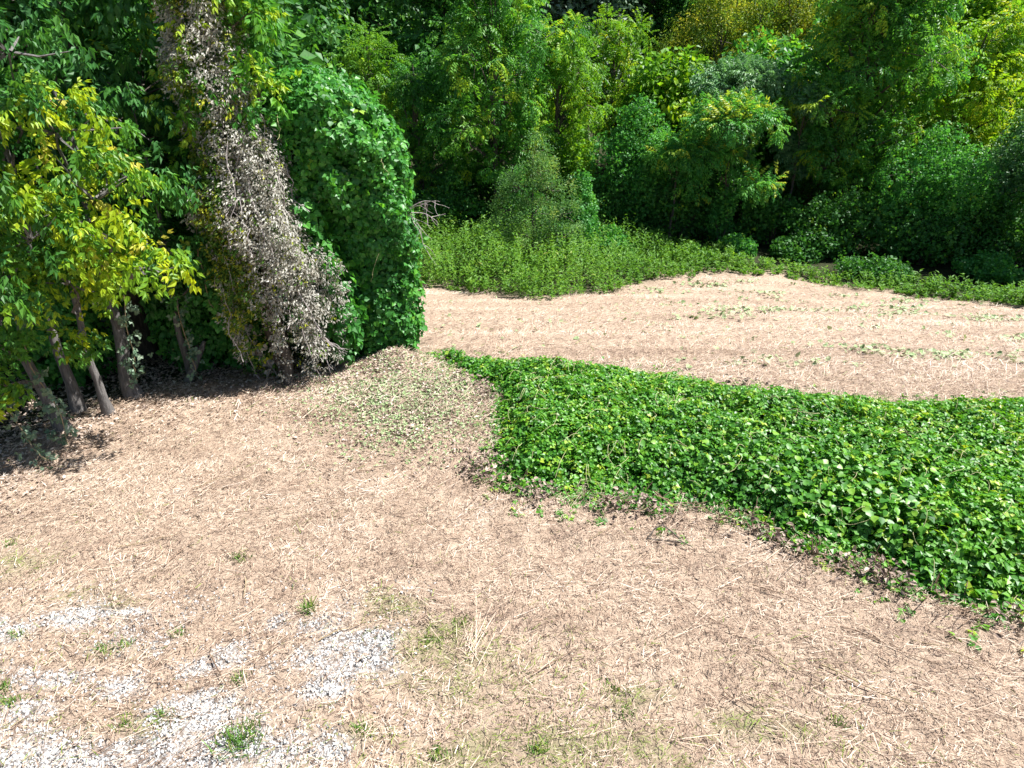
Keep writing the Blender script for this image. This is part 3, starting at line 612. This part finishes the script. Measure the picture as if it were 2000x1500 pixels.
hanging_vine('hanging_vine', [(-5.6, 10.7, 2.5), (-5.5, 10.7, 1.5), (-5.45, 10.65, .7), (-5.4, 10.6, .3)], 70, 'grey_green', (.08, .14), 'pale vine hanging free between thickest trunk and leaning log', 444)
hanging_vine('hanging_vine', [(-4.75, 10.9, 2.4), (-4.7, 10.85, 1.2), (-4.5, 10.8, .5), (-4.3, 10.9, -.02)], 60, 'dead', (.11, .17), 'withered grey vine rope reaching the ground under the curtain', 445, DEADWOOD)
hanging_vine('hanging_vine', [(-5.0, 10.8, 3.0), (-4.95, 10.7, 2.2), (-4.95, 10.7, 1.6), (-4.8, 10.7, 1.1)], 60, 'vine', (.11, .17), 'green vine dangling over the dark hollow beside the curtain', 446)

# leaning log, bare branches
rng = np.random.default_rng(451)
V, F = tubes([(wiggle(rng, (-5.72, 10.8, -.05), (-5.4, 11.1, .62), 7, .03), np.array([.075, .07, .066, .06, .056, .05, .03]))], 10)
tag(obj('dead_log', raw_mesh('dead_log', V, F, None, BARK, True)), 'short dead log leaning at the edge of the shade', 'log')
def bare_branch(name, p0, dirs, L_, r0, label, seed, mat=DEADWOOD):
    rng = np.random.default_rng(seed); p0 = np.array(p0, float)
    root = empty(name, p0, label, 'branch')
    for dv in dirs:
        d = nrm(np.array(dv, float)); p1 = d * L_ * rng.uniform(.7, 1.1); P = wiggle(rng, (0, 0, 0), p1, 9, .06, -.06)
        P[:, 2] -= .10 * np.linspace(0, 1, 9) ** 2
        ln = [(P, np.linspace(r0, r0 * .25, 9))]
        for j in range(3):
            i0 = rng.integers(3, 8); q = P[i0] + nrm(d + rng.normal(0, .6, 3) + A(0, 0, -.5)) * L_ * rng.uniform(.2, .45)
            ln.append((wiggle(rng, P[i0], q, 5, .03), np.linspace(r0 * .5, r0 * .15, 5)))
        V, F = tubes(ln, 5); obj('twig', raw_mesh('twig', V, F, None, mat), root)
    return root
bare_branch('bare_branch', (-1.92, 12.1, 2.65), [(1, -.2, .25), (1, -.1, -.15), (.9, -.4, -.55), (.7, -.3, .35), (.6, -.3, -.8)], .85, .011, 'bleached leafless branch sticking out of the kudzu tower', 461)
bare_branch('bare_branch', (-3.35, 10.9, .75), [(1, -.4, -.1), (.9, -.2, -.35), (.8, -.6, .1), (.5, -.5, -.6)], .5, .011, 'bleached leafless branch under the withered vine curtain', 462)

# ------------------------------------------------------------------ weeds
rng = np.random.default_rng(501)
n = 13000; x = rng.uniform(-6, 26, n); y = rng.uniform(17.5, 31, n); wl = weed_line(x) + 1.3 * (fbm(x, y, .9, 503, 4) - .5)
depth_max = np.interp(x, [-6, 3, 6, 9, 12, 16, 21], [6.5, 8.5, 4.5, 2.0, 1.5, 3.5, 6])
k = (y > wl) & (y < wl + depth_max) & (polydist(x, y, TREELINE) < 1.0); x = x[k]; y = y[k]; wl = wl[k]; n = len(x)
hgt = (.15 + 1.6 * fbm(x, y, .9, 507, 4)) * (1 - .45 * np.exp(-((x - .6) / 1.2) ** 2 - ((y - 25.4) / 1.3) ** 2)) * (.25 + .75 * ss(0, 1.1, y - wl)) * np.interp(x, [-6, 0, 4, 7, 9, 13, 16], [1.4, 1.4, 1.2, .75, .42, .42, .7])
nl = 15
f = np.tile(np.linspace(.12, 1, nl), n); X_ = np.repeat(x, nl); Y_ = np.repeat(y, nl); H_ = np.repeat(hgt * rng.uniform(.7, 1.15, n), nl)
lean = np.repeat(rng.normal(0, .14, (n, 2)), nl, 0)
P = np.stack([X_ + lean[:, 0] * f * H_, Y_ + lean[:, 1] * f * H_, terrain(X_, Y_) + f * H_], -1)
az = rng.uniform(0, 2 * PI, n * nl); d = np.stack([np.cos(az), np.sin(az), rng.uniform(-.1, 1.3, n * nl)], -1)
nn = nrm(np.stack([-np.cos(az) * .5, -np.sin(az) * .5, np.ones(n * nl)], -1) + rng.normal(0, .2, (n * nl, 3)))
tint = np.clip(np.repeat(.3 + .4 * fbm(x, y, .5, 511), nl) + rng.normal(0, .13, n * nl), 0, 1)
V, F, t = scatter(T_LANCE, P, d, nn, rng.uniform(.09, .19, n * nl), tint, rng.uniform(.6, 1.2, n * nl))
tag(obj('weeds', raw_mesh('weeds', V, F, t, G['weed'])), 'band of bright green waist-high weeds along the field edge', 'weeds', kind='stuff')

# ------------------------------------------------------------------ sapling and shrubs at the field edge
sl = [(.1, 0, 4.3, .42, .40, .5), (.25, -.1, 3.6, .7, .6, .5), (-.45, 0, 3.0, .8, .7, .42), (.75, 0, 2.9, .8, .7, .42), (-1.0, -.1, 2.2, .8, .7, .40), (1.2, -.1, 2.0, .8, .7, .40), (.1, -.4, 2.1, .85, .7, .42), (-1.4, -.2, 1.5, .6, .6, .26), (-.4, -.4, 1.4, .6, .6, .26), (.9, -.3, 1.3, .75, .6, .28), (1.5, -.2, 1.35, .5, .5, .25)]
sl = [(a_ * .95, b_ * .9, c_ * 1.0 + .1, d_ * .9, e_ * .9, f_) for (a_, b_, c_, d_, e_, f_) in sl]
grow('sapling', (.75, 26.0), 4.3, sl, FINE, 'sapling', 'feathery pale green sapling standing alone in the weeds', 521, trunk_r=.055, ncl=42, nfr=8, clr=.32, flen=.30, droop=.1, tint=(.5, .22))
def mound(name, x, y, rx, ry, z1, n, mat, label, seed, size=(.13, .24), over=.75, cat='shrub', Ts=None, group=None, lump=.4, depth=.5):
    """vine-covered heap: overlapping leafy lobes over a few stems"""
    rng = np.random.default_rng(seed); g = float(terrain(x, y)); h = z1 - g
    root = empty(name, (x, y, g - .05), label, cat, group); b = np.array(root.location); Ps = []; Ns = []; lines = []
    k = 6 + int(3 * rx)
    wts = []
    L_ = []
    for i in range(k):
        f = (i + .5) / k; a = i * 2.4 + rng.uniform(0, 1); rad = math.sqrt(rng.uniform(.05, .75))
        lz = .28 + .5 * (1 - rad) + rng.normal(0, .08) if i % 3 else .30 * rng.uniform(.5, 1.2)
        q = over + (1 - over) * min(1, lz / .55)
        L_.append((math.cos(a) * rad * rx * q, math.sin(a) * rad * ry * q, h * lz, rx * rng.uniform(.38, .6) * q, ry * rng.uniform(.4, .6) * q, h * rng.uniform(.2, .32)))
    L_.append((0, 0, h * .72, rx * .5, ry * .5, h * .28)); L_.append((0, 0, h * .35, rx * .75 * over, ry * .75 * over, h * .36))
    for (dx, dy, dz, ax, ay, az) in L_:
        m = int(n / len(L_)); u = nrm(rng.normal(0, 1, (m, 3)) + A(0, 0, .3))
        lm = 1 + lump * (fbm(u[:, 0] * 3 + dx * 9, u[:, 2] * 3 + u[:, 1] * 3 + dz, 1, seed) - .5) * 1.3
        Ps.append(A(dx, dy, dz) + u * A(ax, ay, az) * (lm - rng.random(m) ** 2 * depth * .6)[:, None]); Ns.append(nrm(u / A(ax, ay, az)))
        lines.append((wiggle(rng, A(dx * .3, dy * .3, 0), A(dx, dy, dz), 6, .1), np.linspace(.05, .015, 6)))
    P = np.concatenate(Ps); nn = np.concatenate(Ns); kk = P[:, 2] > .05; P = P[kk]; nn = nn[kk]; n = len(P)
    d = nrm(nn * .4 + A(0, 0, -.7) + rng.normal(0, .5, (n, 3))); N_ = nrm(nn + A(0, 0, .4) + rng.normal(0, .42, (n, 3)))
    t = np.clip(.28 + .35 * fbm(P[:, 0] + P[:, 1], P[:, 2], 1.1, seed) + rng.normal(0, .17, n), 0, 1)
    V, F, tt = scatter_multi(rng, Ts or TRIF_FAR, P, d, N_, rng.uniform(*size, n), t)
    obj('foliage', raw_mesh('foliage', V, F, tt, G[mat]), root)['kind'] = 'stuff'
    V, F = tubes(lines, 5); obj('stem', raw_mesh('stem', V, F, None, BARK_DARK), root)
    return root
mound('leafy_shrub', 2.75, 27.4, .75, .7, 1.15, 1900, 'vine', 'rounded leafy shrub crowding behind the feathery sapling', 531)
mound('leafy_shrub', 3.9, 27.2, 1.0, .9, -.95, 1300, 'vine', 'low leafy shrub beside the feathery sapling', 532)
mound('leafy_shrub', 5.6, 27.6, 1.0, .8, -1.3, 1200, 'weed', 'low bright shrub at the back of the weed band', 533)
mound('leafy_shrub', 9.2, 28.0, .85, .7, -1.55, 1100, 'vine', 'small rounded sunlit shrub standing out against the dark wood', 534)
mound('leafy_shrub', 9.0, 29.4, .6, .55, .2, 900, 'vine', 'narrow sunlit vine column in front of the dark wood', 535, over=.5)
mound('leafy_shrub', 17.4, 24.3, 1.0, .9, -1.35, 1400, 'vine', 'sunlit shrub rising from the weeds near the big vine mound', 536)
mound('leafy_shrub', 13.4, 24.6, 1.3, 1.0, -1.55, 1500, 'ash', 'dark low shrub in tree shade at the field edge', 537)
mound('leafy_shrub', 7.2, 26.9, .9, .7, -1.7, 900, 'weed', 'knee-high bright shrub where the field edge bends', 538)
THL = ['dark thicket under the tall feathery tree, nearer the kudzu tower', 'dark thicket behind the feathery sapling', 'dark thicket under the small yellow-green vine dome', 'dark thicket between the vine dome and flat-topped tree', 'dark thicket in shade beside the narrow vine column', 'tall dark thicket under the huge green tree', 'dark thicket in front of the broad vine mound', 'dark thicket in front of the bluish vine mound', 'dark thicket beyond the kudzu tower', 'low dark thicket edging the field below the huge tree', 'dark thicket behind the thin fan-leaved tree', 'dark thicket behind the flat-topped fanned tree', 'dark thicket behind the tall feathery tree']
for i, (x_, y_, a_, z_) in enumerate([(-2.6, 30.2, 1.5, .6), (.3, 30.3, 1.6, .3), (4.0, 30.6, 1.6, .5), (7.0, 30.4, 1.7, .2), (11.3, 29.6, 1.9, -.2), (13.6, 28.0, 2.0, .4), (16.0, 26.6, 1.8, -.4), (18.9, 26.6, 1.8, .2), (-5.2, 29.5, 1.7, .8), (12.0, 27.4, 1.4, -1.1), (12.6, 33.0, 1.8, .9), (9.0, 33.6, 1.7, 1.0), (-1.5, 34.0, 1.8, 1.2)]):
    mound('understory_thicket', x_, y_, a_, 1.2, z_, 1500, 'ash', THL[i], 541 + i, size=(.16, .28), group='thickets under the far trees', cat='thicket', lump=.5)

# ------------------------------------------------------------------ far trees in front of the hill
mound('vine_mound', 5.25, 31.0, 1.75, 1.3, 3.55, 5000, 'vine', 'domed vine-smothered tree right of the sapling, open and dark below', 561, over=.45, cat='vine mound', lump=.35)
mound('vine_mound', 2.75, 31.2, .95, .9, 2.75, 2600, 'lime', 'small yellow-green vine dome just above the sapling', 562, over=.6, cat='vine mound')
mound('vine_mound', 16.6, 27.6, 2.1, 1.5, 2.9, 5200, 'vine', 'broad vine-smothered mound below the yellow-green tree', 563, over=.6, cat='vine mound', lump=.4)
mound('vine_mound', 19.9, 28.2, 1.5, 1.3, 3.2, 3000, 'blue', 'bluish vine mound beside the broad vine mound', 564, over=.7, cat='vine mound')
tr = np.random.default_rng(570)
FAR = dict(fol=FROND, ncl=13, nfr=10, clr=.5, flen=.5, droop=.35)
def ft(name, x, y, H, w, n, mat, label, seed, tint=(.45, .2), z0=.3, bw=.7, r=.14, **kw):
    a = dict(FAR); a.update(kw)
    return grow(name, (x, y), H, crown_lobes(tr, H, w, n, z0, bw), mat=mat, label=label, seed=seed, tint=tint, trunk_r=r, **a)
ft('locust_tree', -.7, 31.6, 11.5, 2.9, 14, 'green', 'tall feathery green tree directly behind the sapling', 571, (.55, .22), .22)
ft('locust_tree', 2.1, 33.2, 8.6, 2.3, 11, 'lime', 'feathery yellow-green tree behind the small vine dome', 572, (.35, .2), .3)
ft('locust_tree', -6.3, 33.0, 8.3, 2.3, 10, 'lime', 'yellow-green tree whose top shows over the kudzu tower', 573, (.3, .2), .25)
ft('locust_tree', -4.3, 32.5, 7.0, 1.9, 10, 'green', 'mid-height green tree beyond the kudzu tower', 574, (.45, .2), .2, .9)
ft('locust_tree', 5.3, 38.5, 8.3, 2.3, 9, 'lime', 'bright yellow-green tree behind the domed vine mound', 575, (.5, .2), .25)
ft('willow_tree', 10.8, 39.5, 10.0, 3.6, 13, 'olive', 'loose olive and yellow tree above the bluish tree', 576, (.55, .25), .3, .7, fol=FINE, flen=.56, droop=.6, ncl=9)
ft('willow_tree', 15.0, 41.0, 9.5, 3.0, 11, 'olive', 'loose golden-tinged tree behind the huge green tree', 577, (.65, .22), .3, .7, fol=FINE, flen=.56, droop=.6, ncl=9)
def umbrella(x, y, H, w, mat, label, seed, tint=(.5, .2), n=7, r=.07):
    L_ = []
    for i in range(n):
        a = i * 2.4; q = w * math.sqrt((i + .3) / n) * .8
        L_.append((math.cos(a) * q, math.sin(a) * q, H - .45 - .75 * (q / w) ** 2 * w * .6, w * .42, w * .42, .42))
    for i in range(3): L_.append((tr.normal(0, w * .35), tr.normal(0, w * .35), H * tr.uniform(.45, .65), w * .35, w * .35, .4))
    return grow('sumac_tree', (x, y), H - .3, L_, FROND, mat, label, seed, trunk_r=r, ncl=34, nfr=10, clr=.45, flen=.46, droop=.15, tint=tint)
umbrella(9.9, 32.0, 7.1, 1.9, 'blue', 'flat-topped tree with silvery bluish fronds', 581, (.55, .2), 8)
umbrella(8.95, 29.4, 5.9, 1.85, 'vine', 'flat-topped tree with fanned green fronds and a yellowing tip', 582, (.62, .25), 8)
umbrella(6.9, 29.7, 4.5, 1.1, 'vine', 'small fan-leaved tree between the vine dome and flat-topped tree', 583, (.5, .2), 6)
umbrella(12.3, 31.0, 6.2, .9, 'blue', 'thin fan-leaved tree against the shade of the huge tree', 584, (.5, .2), 4)
ft('locust_tree', 15.1, 31.6, 12.0, 3.4, 20, 'green', 'huge feathery green tree shading the field edge', 585, (.6, .22), .16, .9, r=.2, ncl=15)
ft('locust_tree', 20.2, 32.5, 8.8, 2.6, 11, 'lime', 'glowing yellow-green tree beside the huge green tree', 586, (.6, .2), .3, .8)
ft('locust_tree', 23.5, 29.5, 8.5, 2.6, 11, 'green', 'green tree beyond the bluish vine mound', 587, (.5, .2), .2, .9)
ft('locust_tree', 21.2, 25.3, 8.5, 2.5, 11, 'green', 'tree shading the far corner of the mown field', 588, (.5, .2), .2, .9)
# second row, closing the wood
for i, (x_, y_, H_, w_, mt) in enumerate([(-9.5, 36.5, 10, 2.8, 'ash'), (-3.2, 37.5, 11, 2.9, 'ash'), (-.6, 38.5, 9.6, 2.6, 'green'), (7.6, 36.2, 6.6, 2.3, 'lime'), (12.5, 36.5, 7.2, 2.5, 'green'), (17.5, 36.5, 10, 3, 'green'), (23.5, 38, 10, 3, 'lime'), (28, 34, 9, 3, 'green')]):
    ft('second_row_tree', x_, y_, H_, w_, 11, mt, ['dark tree seen over the top of the kudzu tower', 'dark tree behind the mid-height tree beyond the tower', 'green tree behind the tall feathery tree', 'pale green tree behind the domed vine mound', 'green tree behind the bluish flat-topped tree', 'green tree behind the huge feathery tree', 'pale tree behind the glowing yellow-green tree', 'green tree behind the shaded field corner'][i], 601 + i, (.45, .2), .2, .8, group='trees filling the far wood', fol=CLUST, flen=.66, ncl=11)
# hillside: a few shapes, copied
def copy_tree(root, x, y, rz, sc, label=None):
    c = root.copy(); COL.objects.link(c); c.location = (x, y, float(terrain(x, y)) - .06); c.rotation_euler = (0, 0, rz); c.scale = (sc, sc, sc)
    if label: c['label'] = label
    for ch in root.children:
        d = ch.copy(); COL.objects.link(d); d.parent = c
    return c
HB = dict(fol=CLUST, ncl=10, nfr=8, clr=.7, flen=.75)
LAB = {'grey_green': 'silvery blue-green tree up on the hillside', 'ash': 'dark tree up on the hillside', 'green': 'green tree up on the hillside'}
proto = {}
for i, (mt, x_, y_, H_, w_) in enumerate([('grey_green', 4.6, 50, 10.5, 4.2), ('ash', -12.5, 46, 12, 3.6), ('green', 44.5, 68, 11, 4)]):
    proto[mt] = ft('hillside_tree', x_, y_, H_, w_, 12, mt, LAB[mt], 621 + i, (.45, .2), .15, .9, group='trees on the hillside', **HB)[0]
hr = np.random.default_rng(640)
for x_, y_, mt in [(-18, 48, 'grey_green'), (-7.5, 48, 'ash'), (-2.5, 52, 'green'), (9.5, 53, 'ash'), (14, 50, 'green'), (19, 47, 'ash'), (24, 46, 'green'), (29, 45, 'ash'), (34, 44, 'green'),
                   (-24, 58, 'green'), (-15, 60, 'ash'), (-8, 63, 'grey_green'), (-1, 62, 'ash'), (6, 62, 'ash'), (12, 64, 'green'), (18, 60, 'grey_green'), (24, 62, 'ash'), (31, 58, 'green'), (37, 60, 'ash'), (42, 56, 'grey_green'),
                   (40, 72, 'grey_green'), (50, 66, 'ash'), (50, 76, 'grey_green'), (33, 74, 'ash'), (24, 75, 'green'), (15, 76, 'ash'), (6, 76, 'grey_green'), (-4, 76, 'ash'), (-14, 76, 'green'), (-28, 70, 'ash'), (48, 50, 'green')]:
    copy_tree(proto[mt], x_, y_, hr.uniform(0, 6.28), hr.uniform(.85, 1.15), LAB[mt])

# ------------------------------------------------------------------ foreground details
T_BLADE = straw_T(.10)
def tuft(x, y, n, h, label, seed, group, spread=.07):
    rng = np.random.default_rng(seed); z = float(terrain(x, y))
    th = rng.uniform(0, 2 * PI, n); el = rng.uniform(.35, 1.4, n)
    d = np.stack([np.cos(th) * np.cos(el), np.sin(th) * np.cos(el), np.sin(el)], -1)
    P = np.stack([np.clip(rng.normal(0, spread, n), -2 * spread, 2 * spread), np.clip(rng.normal(0, spread * .7, n), -1.4 * spread, 1.4 * spread), np.full(n, -.01)], -1)
    nn = nrm(np.stack([-np.cos(th), -np.sin(th), np.ones(n) * .6], -1)); L_ = rng.uniform(.5, 1.1, n) * h
    V, F, t = scatter(T_BLADE, P, d, nn, L_, np.clip(rng.normal(.45, .25, n), 0, 1), .009 / L_)
    return tag(obj('grass_tuft', raw_mesh('grass_tuft', V, F, t, G['grass']), None, (x, y, z)), label, 'grass tuft', group)
tuft(-2.26, 3.8, 170, .17, 'largest dark green grass tuft, rooted in white gravel', 701, 'grass tufts', .09)
tuft(-2.09, 5.3, 60, .16, 'upright lime grass tuft at the rim of the widest gravel patch', 702, 'grass tufts', .03)
for i, (x_, y_) in enumerate([(-3.29, 3.97), (-3.0, 4.05), (-3.96, 4.8), (-3.75, 4.85), (-4.6, 4.35), (-4.45, 4.2), (-2.5, 4.45), (-3.3, 5.0), (-4.9, 5.0)]):
    tuft(x_, y_, 45, .09, 'small green grass tuft among gravel and straw', 710 + i, 'small grass tufts', .045)
for i, (x_, y_) in enumerate([(-1.26, 3.92), (-.6, 3.7), (.2, 3.75), (1.0, 4.1), (-.8, 4.9), (-.5, 5.1), (-3.1, 6.13), (-5.9, 6.4), (.9, 4.35), (2.8, 4.0)]):
    tuft(x_, y_, 55, .09, 'small green grass tuft surrounded by dry straw', 730 + i, 'grass tufts in the straw', .05)
# fallen sticks
rng = np.random.default_rng(751)
ST = [(-2.9, 5.75, .3, -1.3), (-.9, 5.35, .22, -1.1), (-2.1, 7.9, .9, .45), (-1.4, 8.6, .7, .6), (-2.6, 7.3, .6, -.1), (-3.6, 7.0, .8, .1), (.9, 6.4, .5, .7), (1.7, 5.6, .7, -.9), (2.2, 4.9, .9, -.75), (2.9, 4.6, 1.0, -.7), (3.3, 5.1, .9, -.65), (1.9, 4.3, .6, -.8),
      (-1.9, 4.9, .6, .55), (-2.9, 4.75, .6, -.9), (-2.5, 4.6, .7, .75), (-4.6, 6.3, .7, .35), (-3.9, 6.0, .5, 1.2), (.3, 6.0, .5, -1.0), (-4.2, 7.5, .6, .6), (.2, 4.5, .5, .6), (-.2, 6.7, .7, .1), (3.9, 4.9, .6, -.6), (2.6, 5.7, .7, -.55), (-5.2, 5.6, .6, .5)]
for i, (x_, y_, L_, a_) in enumerate(ST):
    p0 = A(x_, y_, .03); p1 = p0 + A(math.cos(a_), math.sin(a_), rng.uniform(0, .06)) * L_
    P = wiggle(rng, p0, p1, 7, .02); P[:, 2] = np.maximum(terrain(P[:, 0], P[:, 1]) + .012, P[:, 2] + terrain(P[:, 0], P[:, 1]))
    V, F = tubes([(P - p0 * A(1, 1, 0), np.linspace(rng.uniform(.005, .009), .003, 7))], 5)
    tag(obj('fallen_stick', raw_mesh('fallen_stick', V, F, None, BROWNSTICK if i % 3 else VINEWOOD, True), None, (x_, y_, 0)), 'thin dry stick lying on the mown straw', 'stick', 'sticks on the straw')
V, F = tubes([(A((-.13, .03, .02), (-.06, .10, .09), (.04, .13, .12), (.14, .06, .07), (.24, -.06, .02), (.34, -.15, .015)), np.array([.012, .009, .008, .008, .007, .005])),
              (wiggle(rng, (-.15, .02, .01), (.24, -.06, .02), 6, .02), np.full(6, .011))], 6)
tag(obj('bent_branch', raw_mesh('bent_branch', V, F, None, BARK_DARK, True), None, (1.75, 6.42, float(terrain(1.75, 6.42)))), 'dark bent branch looped over the straw by the kudzu bed', 'branch')
# pale clump of flattened stalks
n = 34; rng = np.random.default_rng(771); th = rng.normal(1.25, .22, n)
d = np.stack([np.cos(th), np.sin(th), np.abs(rng.normal(.06, .06, n))], -1); P = np.stack([rng.normal(0, .05, n), rng.normal(-.1, .1, n), rng.uniform(.01, .05, n)], -1)
L_ = rng.uniform(.12, .42, n); V, F, t = scatter(T_BLADE, P, d, np.tile(A(0, 0, 1), (n, 1)), L_, rng.uniform(.4, .62, n), .005 / L_)
tag(obj('stalk_clump', raw_mesh('stalk_clump', V, F, t, G['straw']), None, (-.38, 4.95, .02)), 'bleached clump of flattened stalks on the olive grass', 'stalks')
# dead stems standing along the front of the kudzu bed
rng = np.random.default_rng(781); lines = []
for i in range(260):
    a = rng.uniform(-.5, 6.3); yy = np.interp(a, [-.42, 0, 1, 2.25, 3.05, 3.9, 4.53, 5.2, 6.5], [7.95, 7.45, 7.2, 7.05, 6.55, 6.0, 5.42, 5.15, 4.65]) + rng.normal(-.04, .10)
    h = rng.uniform(.08, .42); q = A(a + rng.normal(0, .2), yy + rng.normal(-.08, .16), h * rng.uniform(.3, 1))
    lines.append((wiggle(rng, (a, yy, .0), q, 5, .05), np.full(5, rng.uniform(.003, .006))))
V, F = tubes(lines, 4); tag(obj('dead_stems', raw_mesh('dead_stems', V, F, None, BROWNSTICK)), 'tangle of dead brown stems fringing the kudzu bed', 'dead stems', kind='stuff')

# longer stems strewn over the straw
rng = np.random.default_rng(791); n = 5200
x = rng.uniform(-7, 6.5, n); y = rng.uniform(3.2, 11, n)
k = (np.abs(x) < y * .8 + 1) & (patch_dist(x, y) < -.05) & (polydist(x, y, TREELINE) < -.2) & (rng.random(n) < ss(.35, .62, fbm(x, y, 1.1, 793)) + .12)
x = x[k]; y = y[k]; n = len(x)
th = ang_near(x, y) + (fbm(x, y, .6, 795) - .5) * 2.4 + rng.normal(0, .45, n)
d = np.stack([np.cos(th), np.sin(th), rng.uniform(0, .12, n)], -1); L_ = rng.uniform(.12, .42, n)
V, F, t = scatter(straw_T(.05), np.stack([x, y, terrain(x, y) + rng.uniform(.01, .04, n)], -1), d, nrm(rng.normal(0, .2, (n, 3)) + A(0, 0, 1)), L_, np.where(rng.random(n) < .62, rng.uniform(.0, .2, n), rng.uniform(.4, .7, n)), rng.uniform(.004, .008, n) / L_)
tag(obj('loose_stems', raw_mesh('loose_stems', V, F, t, G['straw'])), 'long dry stems strewn loosely over the mown clearing', 'stems', kind='stuff')
